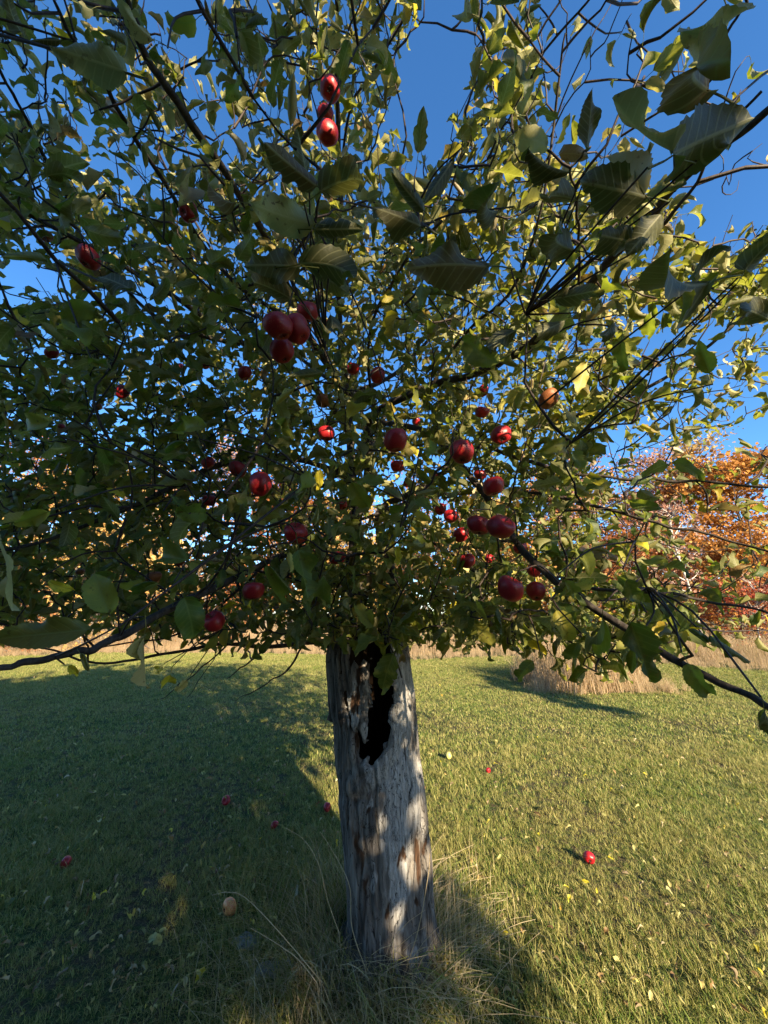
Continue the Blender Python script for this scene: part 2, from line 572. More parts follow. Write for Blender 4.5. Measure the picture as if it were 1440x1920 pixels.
def scatter(name, pts, scale, variants, label, seed=0, tilt=.12):
    r = np.random.default_rng(seed)
    n = len(pts)
    me = bpy.data.meshes.new(name)
    me.vertices.add(n)
    me.vertices.foreach_set("co", np.asarray(pts, np.float32).ravel())
    rot = np.stack([r.normal(0, tilt, n), r.normal(0, tilt, n), r.random(n) * 6.283], -1).astype(np.float32)
    a = me.attributes.new("rot3", 'FLOAT_VECTOR', 'POINT'); a.data.foreach_set("vector", rot.ravel())
    a = me.attributes.new("scl", 'FLOAT', 'POINT'); a.data.foreach_set("value", np.asarray(scale, np.float32))
    a = me.attributes.new("pick", 'INT', 'POINT'); a.data.foreach_set("value", r.integers(0, len(variants), n).astype(np.int32))
    o = mk(name, me)
    ng = bpy.data.node_groups.new(name, 'GeometryNodeTree')
    ng.interface.new_socket("Geometry", in_out='INPUT', socket_type='NodeSocketGeometry')
    ng.interface.new_socket("Geometry", in_out='OUTPUT', socket_type='NodeSocketGeometry')
    N = ng.nodes; L = ng.links
    gi = N.new("NodeGroupInput"); go = N.new("NodeGroupOutput")
    iop = N.new("GeometryNodeInstanceOnPoints")
    mp = N.new("GeometryNodeMeshToPoints")
    L.new(gi.outputs[0], mp.inputs[0])
    L.new(mp.outputs[0], iop.inputs['Points'])
    jn = N.new("GeometryNodeJoinGeometry")
    for v in reversed(variants):
        ob = N.new("GeometryNodeObjectInfo")
        ob.inputs[0].default_value = v
        ob.inputs['As Instance'].default_value = True
        L.new(ob.outputs['Geometry'], jn.inputs[0])
    L.new(jn.outputs[0], iop.inputs['Instance'])
    iop.inputs['Pick Instance'].default_value = True

    def attr(nm, dt):
        x = N.new("GeometryNodeInputNamedAttribute"); x.data_type = dt; x.inputs[0].default_value = nm
        return x.outputs[0]
    L.new(attr("pick", 'INT'), iop.inputs['Instance Index'])
    er = N.new("FunctionNodeEulerToRotation")
    L.new(attr("rot3", 'FLOAT_VECTOR'), er.inputs[0])
    L.new(er.outputs[0], iop.inputs['Rotation'])
    L.new(attr("scl", 'FLOAT'), iop.inputs['Scale'])
    L.new(iop.outputs[0], go.inputs[0])
    md = o.modifiers.new("scatter", 'NODES'); md.node_group = ng
    tag(o, label, kind='stuff')
    return o


def gz(x, y):
    z = .02 * vnoise(np.stack([x * .8, y * .8, x * 0], -1), 3) + .008 * vnoise(np.stack([x * 4, y * 4, x * 0], -1), 4)
    return z


def inview(x, y, pad=60):
    u, v, zc = proj(np.stack([x, y, x * 0], -1))
    return (zc > .1) & (u > -pad) & (u < 1440 + pad) & (v < 1920 + pad * 2)


def jgrid(x0, x1, y0, y1, step, seed):
    r = np.random.default_rng(seed)
    xs = np.arange(x0, x1, step); ys = np.arange(y0, y1, step)
    A, B = np.meshgrid(xs, ys)
    A = A.ravel() + r.uniform(-.6, .6, A.size) * step
    B = B.ravel() + r.uniform(-.6, .6, B.size) * step
    return A, B, r


TRUNK = P(735, 1790, 1.80); TRUNK[2] = 0
# the lawn's far edge (metres ahead) by bearing, read off the photograph
_ep = [Gd(u_, v_) for u_, v_ in [(-500, 1238), (-100, 1236), (150, 1227), (300, 1226), (560, 1228), (780, 1240), (940, 1232), (1150, 1240), (1300, 1251), (1440, 1263), (1650, 1278), (2000, 1290)]]
_eu = [q[0] / q[1] for q in _ep]
_ev = [q[1] for q in _ep]


def edge_y(x, y):
    return np.interp(x / np.maximum(y, .5), _eu, _ev)


ISL = [Gd(950, 1285), Gd(1120, 1302), Gd(1290, 1292)]
isl_c = np.array([(ISL[0][0] + ISL[2][0]) / 2, ISL[1][1] + 1.35])
isl_r = np.array([(ISL[2][0] - ISL[0][0]) / 2, 1.45])


def in_island(x, y, k=1.0):
    return ((x - isl_c[0]) / isl_r[0]) ** 2 + ((y - isl_c[1]) / isl_r[1]) ** 2 < k


tufts = [blade_cluster("grass_tuft", 34, .045, .02, .06, .0017, .9, M_grass, 2, 10 + i, .5) for i in range(5)]
tufts_far = [blade_cluster("grass_tuft_far", 40, .1, .02, .05, .0045, .8, M_grass, 1, 30 + i, .5) for i in range(4)]
x, y, r_ = jgrid(-6.5, 6.5, .7, 5.6, .036, 1)
k = inview(x, y) & (np.hypot(x - TRUNK[0], y - TRUNK[1] - .05) > .17)
x, y = x[k], y[k]
thin = fbm(np.stack([x * 2.2, y * 2.2, x * 0], -1), 8) * .25 + .86
k = (r_.random(len(x)) < thin) & (r_.random(len(x)) < np.clip((5.7 - y) / 2.2, 0, 1))
x, y = x[k], y[k]
sc = (.55 + .75 * r_.random(len(x))) * (1 + .5 * vnoise(np.stack([x * 1.4, y * 1.4, x * 0], -1), 9))
scatter("lawn_grass", np.stack([x, y, gz(x, y)], -1), sc, tufts, "short mown lawn grass in the foreground, green with straw-coloured patches", 1, .2)
x, y, r_ = jgrid(-19, 19, 3.0, 18, .1, 2)
k = inview(x, y) & (r_.random(len(x)) < np.clip((y - 3.0) / 2.4, .05, 1)) & (y < edge_y(x, y) + .4) & (~in_island(x, y, .8))
x, y = x[k], y[k]
sc = .75 + .5 * r_.random(len(x))
z = np.where((np.abs(x) < 12), gz(x, y), -.02)
scatter("lawn_grass_far", np.stack([x, y, z], -1), sc * (1 + (y - 4) * .02), tufts_far, "mown lawn grass stretching back to the weedy field edge", 2, .1)

# tall dry weeds
weeds = [blade_cluster("weed_clump", 26 + 5 * i, .14 + .04 * i, .3, .8 + .22 * ((i * 3) % 5) / 2, .006, .3 + .14 * (i % 3), M_weed, 3, 50 + i, .8, .6) for i in range(7)]
x, y, r_ = jgrid(-34, 34, 7, 30, .27, 3)
k = inview(x, y, 150) & (y > edge_y(x, y)) & (r_.random(len(x)) < np.clip(1.25 - (y - edge_y(x, y)) * .055, .25, 1))
x, y = x[k], y[k]
d = np.clip((y - edge_y(x, y)) / 2.5, .45, 1.0)
scatter("tall_dry_weeds", np.stack([x, y, x * 0 - .02], -1), (.55 + .45 * r_.random(len(x))) * d * (1 + .28 * vnoise(np.stack([x * .7, y * .7, x * 0], -1), 14)), weeds, "belt of tall straw-coloured weeds along the far edge of the lawn", 3, .12)
x, y, r_ = jgrid(isl_c[0] - 4, isl_c[0] + 4, isl_c[1] - 2.5, isl_c[1] + 2.5, .15, 4)
k = (r_.random(len(x)) < .75) & in_island(x, y, 1.05 + .7 * vnoise(np.stack([x * 1.3, y * 1.3, x * 0], -1), 16))
x, y = x[k], y[k]
dd = ((x - isl_c[0]) / isl_r[0]) ** 2 + ((y - isl_c[1]) / isl_r[1]) ** 2
isl = scatter("weed_patch", np.stack([x, y, x * 0], -1), (.6 + .5 * r_.random(len(x))) * np.clip(1.45 - .95 * dd + .6 * vnoise(np.stack([x * 1.1, y * 1.1, x * 0], -1), 15), .35, 1.25), weeds, "uncut oval patch of tall straw-coloured weeds left standing in the lawn at the right", 4, .15)

# ------------------------------------------------------------------ background trees
def leaf_cards(centers, n, spread, size, r, flat=.55):
    """n small bent leaf quads gathered round the given twig centres."""
    c = centers[r.integers(0, len(centers), n)] + r.normal(size=(n, 3)) * spread * np.array([1, 1, .45])
    d = r.normal(size=(n, 3)); d[:, 2] *= flat; d /= np.linalg.norm(d, axis=1)[:, None]
    e = np.cross(d, r.normal(size=(n, 3))); e /= np.linalg.norm(e, axis=1)[:, None]
    s_ = size * (.6 + .8 * r.random(n))[:, None]
    nrm = np.cross(d, e)
    V = np.stack([c - e * s_ * .45, c + d * s_ * .5 + nrm * s_ * .12, c + e * s_ * .45, c - d * s_ * .5 + nrm * s_ * .12], 1).reshape(-1, 3)
    Qd = np.arange(n * 4).reshape(n, 4)
    return V, Qd, np.repeat(r.random(n), 4)


def crown_material(name, cols, trans):
    m, nt = newmat(name); s = NT(nt)
    at = s.n("Attribute", attribute_name="rnd").outputs['Fac']
    pos = s.n("NewGeometry").outputs['Position']
    r = s.math('ADD', s.math('MULTIPLY', at, .55), s.math('MULTIPLY', s.noise(pos, .8, 3), .5))
    col = s.ramp(r, cols)
    b = s.pbr(col, .6, .2)
    tr = s.n("BsdfTranslucent"); s.l.new(s.mix(.5, col, trans), tr.inputs[0])
    mx = s.n("MixShader"); mx.inputs[0].default_value = .3
    s.l.new(b.outputs[0], mx.inputs[1]); s.l.new(tr.outputs[0], mx.inputs[2])
    s.out(mx)
    return m


M_orange = crown_material("orange_autumn_leaves", [(.1, (.14, .05, .018)), (.4, (.33, .13, .03)), (.7, (.48, .23, .05)), (1, (.55, .36, .12))], (.5, .23, .04))
M_rust = crown_material("rusty_brown_leaves", [(.1, (.11, .035, .015)), (.45, (.26, .09, .03)), (.75, (.4, .17, .06)), (1, (.5, .3, .13))], (.4, .16, .04))
M_gold = crown_material("golden_tan_leaves", [(.1, (.24, .13, .04)), (.4, (.42, .26, .08)), (.7, (.55, .38, .14)), (1, (.6, .47, .22))], (.55, .38, .08))
M_pink = crown_material("pinkish_sparse_leaves", [(.1, (.25, .11, .07)), (.5, (.42, .22, .15)), (1, (.55, .36, .26))], (.45, .2, .1))
M_crimson = crown_material("crimson_shrub_leaves", [(.1, (.14, .02, .015)), (.5, (.32, .06, .03)), (1, (.45, .16, .06))], (.4, .08, .03))
M_green = crown_material("dull_green_leaves", [(.1, (.05, .08, .02)), (.5, (.1, .14, .035)), (1, (.2, .2, .05))], (.15, .2, .03))


def wood_tree_parts(h, rad, seed, nleaf, lsize, base=.25, tr=.14, nb=22):
    r = np.random.default_rng(seed)
    tp = smooth_path([(0, 0, -.1), (r.normal() * .15, r.normal() * .15, h * .35), (r.normal() * .3, r.normal() * .3, h * .7), (r.normal() * .4, r.normal() * .4, h * .96)], 16)
    T = Geo(); V, Q_, U = tube(tp, tr, .02, 8, .15, seed); T.add(V, Q_, U)
    Bq = Geo(); cs = []
    for k in range(nb):
        t = base + (1 - base) * (k + r.random()) / nb
        p0 = tp[int(t * 15)]
        a = k * 2.4 + r.random()
        L = rad * (math.sin(math.pi * min(1, (t - base) / (1 - base) * .82 + .16)) ** .7) * (.7 + .5 * r.random())
        up = .25 + .9 * t
        d = np.array([math.cos(a), math.sin(a), up]); d /= np.linalg.norm(d)
        pe = p0 + d * L
        pm = p0 + d * L * .5 + r.normal(size=3) * .08 * L
        path = smooth_path([p0, pm, pe], 7)
        V, Q_, U = tube(path, .035 + .03 * (1 - t), .006, 4); Bq.add(V, Q_, U)
        for j in range(7):
            q = path[2 + r.integers(0, 5)]
            e = q + (r.normal(size=3) * np.array([1, 1, .6]) + d * .6) * L * .27
            V, Q_, U = tube(np.array([q, (q + e) / 2 + r.normal(size=3) * .05 * L, e]), .014, .004, 3); Bq.add(V, Q_, U)
            cs += [e, (q + e) / 2]
        cs.append(pe)
    V, Q_, a = leaf_cards(np.array(cs), nleaf, rad * .085, lsize, r)
    return T, Bq, (V, Q_, a)


protos = {}


def wood_tree(kind, loc, sc, rz, label, mat, bark, cat="tree", name="autumn_tree", group="autumn trees at the edge of the field"):
    root = empty(name, loc, rz)
    root.scale = (sc, sc, sc)
    tag(root, label, cat, group)
    key = (kind,)
    if key not in protos:
        T, Bq, (V, Q_, a) = wood_tree_parts(*kind)
        protos[key] = (T, Bq, V, Q_, a, {})
    T, Bq, V, Q_, a, cache = protos[key]
    if ('t', bark.name) not in cache:
        cache[('t', bark.name)] = (T.mesh("trunk", bark), Bq.mesh("limbs", bark))
    tm, bm_ = cache[('t', bark.name)]
    if mat.name not in cache:
        cache[mat.name] = mesh_np("crown", V, Q_, mat, None, a, False)
    mk("trunk", tm, root)
    lo = mk("limbs", bm_, root); lo['kind'] = 'stuff'
    co = mk("crown", cache[mat.name], root); co['kind'] = 'stuff'
    return root


FULL = (11.0, 4.3, 201, 13000, .2, .12, .17, 26)
BUSHY = (8.0, 4.2, 202, 9000, .2, .03, .13, 28)
THIN = (12.0, 3.6, 203, 3000, .15, .3, .13, 24)
SLIM = (8.5, 1.6, 204, 900, .13, .35, .075, 16)
TREES = [
    # kind, u, distance, scale, material, bark, label
    (FULL, 1445, 22, 1.0, M_orange, M_treebark, "dense bright orange tree at the right edge of the photo, nearest of the wood"),
    (BUSHY, 1400, 19, .62, M_orange, M_treebark, "low rounded orange-gold tree in front of the taller ones by the right edge"),
    (THIN, 1345, 25, 1.0, M_gold, M_treebark, "tall tan-leaved tree rising behind the pale bare stem at the right"),
    (THIN, 1240, 27, 1.02, M_pink, M_treebark, "tall nearly bare tree with pinkish twigs against the sky right of the apple tree"),
    (FULL, 1290, 29, .92, M_rust, M_treebark, "rust-brown tree between the pinkish bare tree and the orange one"),
    (BUSHY, 1200, 23, .68, M_rust, M_treebark, "bushy rust-coloured tree low behind the apple tree's right branches"),
    (THIN, 1130, 26, .95, M_pink, M_treebark, "bare pinkish tree whose top shows through the apple tree's right side"),
    (FULL, 1060, 30, .85, M_orange, M_treebark, "orange tree seen through the right half of the apple crown"),
    (FULL, 930, 31, .78, M_gold, M_treebark, "golden tree behind the apple tree just right of its trunk"),
    (THIN, 800, 29, .8, M_rust, M_treebark, "thin brown tree straight behind the apple trunk"),
    (FULL, 640, 31, .75, M_gold, M_treebark, "golden tree behind the apple tree just left of its trunk"),
    (FULL, 500, 29, .8, M_rust, M_treebark, "rust-brown tree seen through the left half of the apple crown"),
    (THIN, 380, 27, .92, M_pink, M_treebark, "pinkish thin tree glimpsed through the left branches"),
    (FULL, 260, 27, .78, M_gold, M_treebark, "yellow-gold tree low behind the left branches"),
    (FULL, 120, 25, .78, M_gold, M_treebark, "straw-yellow tree behind the lower left leaves"),
    (THIN, 20, 23, .8, M_rust, M_treebark, "reddish-brown tree at the left edge of the photo"),
    (SLIM, 1308, 17.5, .85, M_pink, M_birch, "slender pale-barked bare stem standing in front of the wood at the right"),
    (SLIM, 1412, 16.5, .42, M_pink, M_birch, "short thin pale sapling by the right edge of the photo"),
]
for i, (kd, u, dist, scl, mt, bk, lab) in enumerate(TREES):
    xx = (u - 720) / F * (dist * cp)
    wood_tree(kd, (xx, dist, -.03), scl * (1.0 if i in (0, 1, 16, 17) else (1.12 if u > 1100 else 1.3)), i * 1.37, lab, mt, bk)


def shrub_kind(seed, h, n, ls):
    return (h, h * .75, seed, n, ls, .02, .03, 18)


SH1, SH2 = shrub_kind(301, 2.6, 2600, .1), shrub_kind(302, 2.2, 800, .08)
SHR = [(SH1, 1425, 16.5, .95, M_crimson, "dark crimson shrub at the foot of the orange tree by the right edge"),
       (SH2, 1375, 17.6, 1.0, M_crimson, "twiggy brown-red shrub just right of the pale bare stem"),
       (SH1, 1290, 18.6, .95, M_rust, "rust-brown shrub just left of the pale bare stem"),
       (SH2, 1230, 18.5, 1.05, M_crimson, "leafless reddish thicket bush under the rust-coloured tree"),
       (SH1, 1165, 19, .9, M_green, "dull green bush behind the weed patch"),
       (SH1, 1090, 19.5, .9, M_rust, "brown bush behind the left end of the weed patch"),
       (SH2, 1000, 19.5, 1, M_gold, "straw-coloured bush behind the lawn right of the apple trunk"),
       (SH1, 900, 20, .8, M_gold, "low golden bush at the weeds' edge right of the apple trunk"),
       (SH2, 560, 19, 1, M_gold, "low straw-coloured bush at the weeds' edge left of the apple trunk"),
       (SH1, 430, 19, .8, M_rust, "brown bush beyond the shaded lawn left of the apple trunk"),
       (SH2, 300, 18, 1, M_rust, "thin brown bush beyond the shaded lawn under the left branches"),
       (SH1, 170, 17.5, .8, M_gold, "pale gold bush low behind the left branches"),
       (SH1, 40, 16.5, .8, M_rust, "reddish bush at the left edge beyond the shaded lawn")]
for i, (kd, u, dist, scl, mt, lab) in enumerate(SHR):
    wood_tree(kd, ((u - 720) / F * dist * cp, dist, -.03), scl, i * 2.1, lab, mt, M_treebark, "bush", "shrub", "shrubs at the foot of the wood")

# the leafy neighbour tree behind the camera whose shade lies on the left of the lawn
t_ = np.array([math.sin(R(SUN_AZ)), math.cos(R(SUN_AZ))]); s_perp = np.array([-t_[1], t_[0]])
NB = (5.7, 4.3, 401, 32000, .24, .04, .2, 40)
nbp = t_ * 6.6 + s_perp * (-3.6)
wood_tree(NB, (nbp[0], nbp[1], -.05), 1.0, .4, "full leafy tree standing behind the camera and shading the lawn's left half", M_green, M_treebark, "tree", "neighbour_tree", "trees round the lawn")
nbp = t_ * 6.5 + s_perp * (-8.0)
wood_tree(NB, (nbp[0], nbp[1], -.05), .95, 2.4, "second leafy tree behind the camera, shading the lawn's far left", M_green, M_treebark, "tree", "neighbour_tree", "trees round the lawn")

nbp = t_ * 5.0 + s_perp * (-2.3)  # unseen bush, added to shade the near ground and lower trunk
wood_tree((3.9, 3.0, 402, 26000, .2, .01, .06, 60), (nbp[0], nbp[1], -.05), 1.0, 2.3, "wide leafy bush added unseen behind the camera to shade the ground left of the trunk", M_green, M_treebark, "bush", "added_shade_bush", "trees round the lawn")

q_ = Gd(1000, 1297)
st_ = q_[:2] + t_ * 9.2
wood_tree((4.1, .5, 403, 1500, .13, .6, .035, 16), (st_[0], st_[1], -.05), 1.0, 0.3, "slender sapling right of the view, throwing a thin shadow streak over the lawn", M_green, M_treebark, "tree", "neighbour_tree", "trees round the lawn")

# far wood that reads as one mass
r = np.random.default_rng(9)
n = 30000
wx_ = r.uniform(-52, 52, n)
top = 8.5 + 2.2 * vnoise(np.stack([wx_ * .22, wx_ * 0, wx_ * 0], -1), 11) + 1.2 * vnoise(np.stack([wx_ * .9, wx_ * 0, wx_ * 0], -1), 12)
cs = np.stack([wx_, r.uniform(36, 44, n), top * r.random(n) ** .75], -1)
V, Q_, a_ = leaf_cards(cs, n, .3, .55, r)
M_far = crown_material("distant_wood_leaves", [(.1, (.14, .07, .035)), (.4, (.3, .17, .07)), (.7, (.42, .28, .12)), (1, (.48, .38, .24))], (.4, .25, .08))
tag(mk("distant_wood", mesh_np("distant_wood", V, Q_, M_far, None, a_, False)), "brown and tan autumn wood closing off the far side of the field", kind='stuff')

# ------------------------------------------------------------------ the apple tree
TREE = empty("apple_tree", (TRUNK[0], TRUNK[1], 0))
tag(TREE, "old apple tree with a grey hollow trunk and wide leafy crown", "tree")
T0 = np.array([TRUNK[0], TRUNK[1], 0])


def inpoly(px, py, poly):
    px = np.asarray(px); py = np.asarray(py)
    c = np.zeros(px.shape, bool)
    n = len(poly)
    for i in range(n):
        x1, y1 = poly[i]; x2, y2 = poly[(i + 1) % n]
        cond = ((y1 > py) != (y2 > py)) & (px < (x2 - x1) * (py - y1) / (y2 - y1 + 1e-9) + x1)
        c ^= cond
    return c


# silhouette rows of the trunk as read off the photograph: v, left u, right u
SIL = [(1100, 640, 752), (1160, 636, 758), (1200, 618, 765), (1230, 612, 769), (1265, 614, 773), (1300, 617, 779), (1340, 621, 783), (1355, 626, 784), (1400, 627, 787), (1450, 631, 793),
       (1500, 633, 798), (1560, 640, 803), (1620, 645, 807), (1680, 649, 810), (1740, 651, 814), (1790, 648, 822), (1815, 640, 832)]
yc = TRUNK[1] + .02
zs, xl, xr = [], [], []
for v, a, b in SIL:
    yy = (960 - v) / F
    k = yc / (cp - yy * sp)
    zs.append(CAMZ + k * (sp + yy * cp)); xl.append((a - 720) / F * k); xr.append((b - 720) / F * k)
zs = np.array(zs)[::-1]; xl = np.array(xl)[::-1]; xr = np.array(xr)[::-1]
NA, NH = 260, 330
zz = np.linspace(-.04, zs[-1], NH)
cx = np.interp(zz, zs, (xl + xr) / 2); rad = np.interp(zz, zs, (xr - xl) / 2)
th = np.linspace(0, 2 * math.pi, NA, endpoint=False)
TH, ZZ = np.meshgrid(th, zz)
RR = np.repeat(rad[:, None], NA, 1)
wx, wy = np.cos(TH), np.sin(TH)
fur = fbm(np.stack([wx * 5.5, wy * 5.5, ZZ * 1.6], -1), 21, 4)
fine = fbm(np.stack([wx * 22, wy * 22, ZZ * 5], -1), 25, 3)
lump = vnoise(np.stack([wx * 1.6, wy * 1.6, ZZ * 2.2], -1), 28)
flute = np.abs(vnoise(np.stack([wx * 4 + .3 * fbm(np.stack([wx, wy, ZZ * 3], -1), 40), wy * 4, ZZ * .9], -1), 33))
RR = RR * (1 + .035 * lump) - .016 * np.clip(.28 - flute, 0, 1) * 4 * .7 + .008 * fur + .0035 * fine + .012 * np.clip(vnoise(np.stack([wx * 3 + .5 * fur, wy * 3, ZZ * 3.4], -1), 44) - .45, 0, 1)
flare = np.exp(-np.clip(ZZ, 0, 9) / .05) * .045 * (1 + .8 * np.sin(TH * 5 + 1))
RR = RR + flare
VX = cx[:, None] + RR * wx
VY = yc + RR * wy * .95
U_, V_, D_ = proj(np.stack([VX, VY, ZZ], -1))
front = wy < .15
# raised swirling lip round the cavity
CAV = [(693, 1120), (694, 1240), (692, 1290), (690, 1345), (688, 1378), (684, 1397), (680, 1392), (674, 1376), (669, 1368), (667, 1385), (669, 1418), (676, 1429),
       (686, 1424), (693, 1436), (701, 1434), (706, 1424), (716, 1408), (724, 1398), (729, 1378), (735, 1352), (740, 1318), (742, 1285), (739, 1250), (736, 1200), (735, 1120)]
SLIT = [(646, 1282), (650, 1300), (652, 1330), (657, 1352), (661, 1368), (658, 1372), (652, 1350), (646, 1325), (644, 1300)]
SLIT2 = [(636, 1100), (641, 1100), (640, 1200), (640, 1262), (637, 1268), (636, 1200)]
TOPF = [(655, 1060), (692, 1060), (693, 1238), (688, 1262), (682, 1236), (672, 1250), (664, 1240), (655, 1262), (650, 1238)]
jit_u = 1.6 * fbm(np.stack([U_ * .14, V_ * .14, U_ * 0], -1), 61, 2)
jit_v = 2.4 * fbm(np.stack([U_ * .14, V_ * .14, U_ * 0 + 7], -1), 66, 2)


def dpoly(poly):
    d = np.full(U_.shape, 1e9)
    for i in range(len(poly)):
        a = np.array(poly[i], float); b = np.array(poly[(i + 1) % len(poly)], float)
        ab = b - a
        t = np.clip(((U_ - a[0]) * ab[0] + (V_ - a[1]) * ab[1]) / (ab @ ab), 0, 1)
        d = np.minimum(d, np.hypot(U_ - a[0] - t * ab[0], V_ - a[1] - t * ab[1]))
    return d


dc = dpoly(CAV)
lip = np.where(front & (V_ > 1230), np.exp(-(dc / 14) ** 2), 0)
RR = RR + .012 * lip - .02 * np.where(front & (V_ > 1230), np.exp(-(dc / 4) ** 2), 0)
# folded ridge where the right wall sweeps down and left under the cavity
RIDGE = [(741, 1330), (738, 1372), (722, 1412), (700, 1445), (676, 1462), (664, 1474)]
rdg = np.full(U_.shape, 1e9)
for i in range(len(RIDGE) - 1):
    a = np.array(RIDGE[i], float); b = np.array(RIDGE[i + 1], float); ab = b - a
    t = np.clip(((U_ - a[0]) * ab[0] + (V_ - a[1]) * ab[1]) / (ab @ ab), 0, 1)
    rdg = np.minimum(rdg, np.hypot(U_ - a[0] - t * ab[0], V_ - a[1] - t * ab[1]))
RR = RR + np.where(front, .014 * np.exp(-((rdg - 8) / 9) ** 2), 0) - np.where(front, .008 * np.exp(-((rdg - 30) / 8) ** 2), 0)
# rotten hollows, and the wedge-shaped plate of bark on the left half
ROT = [(672, 1610, 8, 60), (688, 1645, 7, 22), (786, 1622, 16, 40), (776, 1680, 9, 30), (755, 1610, 6, 22), (724, 1700, 9, 22), (683, 1560, 8, 9), (688, 1510, 9, 16), (655, 1545, 5, 45), (797, 1585, 6, 26), (672, 1270, 14, 40), (668, 1310, 8, 40), (664, 1400, 5, 40)]
WU = U_ + 9 * fbm(np.stack([U_ * .035, V_ * .018, U_ * 0], -1), 111, 4)
WV = V_ + 26 * fbm(np.stack([U_ * .05, V_ * .012, U_ * 0 + 4], -1), 117, 4)
rot = np.zeros(U_.shape)
for (a, b, c, d) in ROT:
    c *= .8; d *= .8
    rot = np.maximum(rot, np.exp(-((WU - a) / c) ** 2 - ((WV - b) / d) ** 2))
rot = np.where(front, rot, 0)
RR = RR - .014 * rot * (.6 + .4 * fur)
silver = np.zeros(U_.shape)
for (a, b, c, d, k) in [(755, 1480, 46, 150, 1.0), (745, 1300, 22, 150, .9), (765, 1380, 25, 160, .9), (700, 1450, 30, 25, 1.1), (665, 1330, 12, 50, 1.0), (690, 1385, 10, 25, 1.0), (745, 1650, 18, 70, 1.3), (690, 1495, 12, 20, 1.0), (720, 1560, 12, 120, .7), (700, 1640, 6, 24, .8), (776, 1780, 18, 30, .7)]:
    silver = np.maximum(silver, k * np.exp(-((WU - a) / c) ** 2 - ((WV - b) / d) ** 2))
silver = np.where(wy < .5, silver, .35)
VX = cx[:, None] + RR * wx
VY = yc + RR * wy * .95
# bark scarp: silver wood lies a few mm lower than the bark around it
VX = VX - wx * .004 * silver; VY = VY - wy * .004 * silver
Vt = np.stack([VX, VY, ZZ], -1).reshape(-1, 3) - T0
i = np.arange(NH - 1)[:, None] * NA; j = np.arange(NA)[None]
Qt = np.stack([i + j, i + (j + 1) % NA, i + NA + (j + 1) % NA, i + NA + j], -1).reshape(-1, 4)
uu = (U_ + jit_u).ravel()[Qt].mean(1); vv = (V_ + jit_v).ravel()[Qt].mean(1)
# faces straddling the seam average fine: pixel bearings are continuous
fr = front.ravel()[Qt].all(1)
cut = fr & (inpoly(uu, vv, CAV) | inpoly(uu, vv, SLIT) | inpoly(uu, vv, SLIT2) | inpoly(uu, vv, TOPF))
thq = TH.ravel()[Qt]
jag = 1.42 + .16 * vnoise(np.stack([np.cos(thq[:, 0]) * 3, np.sin(thq[:, 0]) * 3, thq[:, 0] * 0], -1), 71) + .05 * vnoise(np.stack([np.cos(thq[:, 0]) * 16, np.sin(thq[:, 0]) * 16, thq[:, 0] * 0], -1), 72)
zq = ZZ.ravel()[Qt].mean(1)
cut |= (zq > jag + .1)
Qk = Qt[~cut]
ed_ = np.concatenate([Qk[:, [0, 1]], Qk[:, [1, 2]], Qk[:, [2, 3]], Qk[:, [3, 0]]])
es = np.sort(ed_, 1); key_ = es[:, 0].astype(np.int64) * len(Vt) + es[:, 1]
uq, cn = np.unique(key_, return_counts=True)
bd = np.stack([uq[cn == 1] // len(Vt), uq[cn == 1] % len(Vt)], 1)
bd = bd[(Vt[bd[:, 0], 2] > .1) & (Vt[bd[:, 1], 2] > .1)]
for _ in range(4):
    acc = np.zeros_like(Vt); ct = np.zeros(len(Vt))
    np.add.at(acc, bd[:, 0], Vt[bd[:, 1]]); np.add.at(acc, bd[:, 1], Vt[bd[:, 0]])
    np.add.at(ct, bd[:, 0], 1); np.add.at(ct, bd[:, 1], 1)
    m2 = ct >= 2
    Vt[m2] = .4 * Vt[m2] + .6 * acc[m2] / ct[m2][:, None]
used = np.unique(Qk); remap = -np.ones(len(Vt), int); remap[used] = np.arange(len(used))
me = mesh_np("trunk", Vt[used], remap[Qk], [M_wood, M_hollow], None, silver.ravel()[used])
a = me.attributes.new("rot", 'FLOAT', 'POINT'); a.data.foreach_set("value", rot.ravel()[used].astype(np.float32))
trunk = mk("trunk", me, TREE)
md = trunk.modifiers.new("shell", 'SOLIDIFY')
md.thickness = .022; md.offset = -1; md.material_offset = 1; md.material_offset_rim = 0; md.use_rim = True

# rotten core seen through the cavity
zc_ = np.linspace(0, 1.5, 60); thc = np.linspace(0, 6.283, 60, endpoint=False)
TC, ZC = np.meshgrid(thc, zc_)
rc = np.interp(ZC, zs, (xr - xl) / 2) * (.62 + .12 * fbm(np.stack([np.cos(TC) * 4, np.sin(TC) * 4, ZC * 2], -1), 81, 3))
cxx = np.interp(ZC, zs, (xl + xr) / 2)
dep = np.where((np.sin(TC) < .1) & (ZC > .72), .05, 1)          # open at the front above the cavity floor
Vc = np.stack([cxx + rc * np.cos(TC), yc + .03 + rc * np.sin(TC) * dep, ZC], -1).reshape(-1, 3) - T0
i = np.arange(59)[:, None] * 60; j = np.arange(60)[None]
Qc = np.stack([i + j, i + (j + 1) % 60, i + 60 + (j + 1) % 60, i + 60 + j], -1).reshape(-1, 4)
mk("heartwood", mesh_np("heartwood", Vc, Qc, M_hollow), TREE)

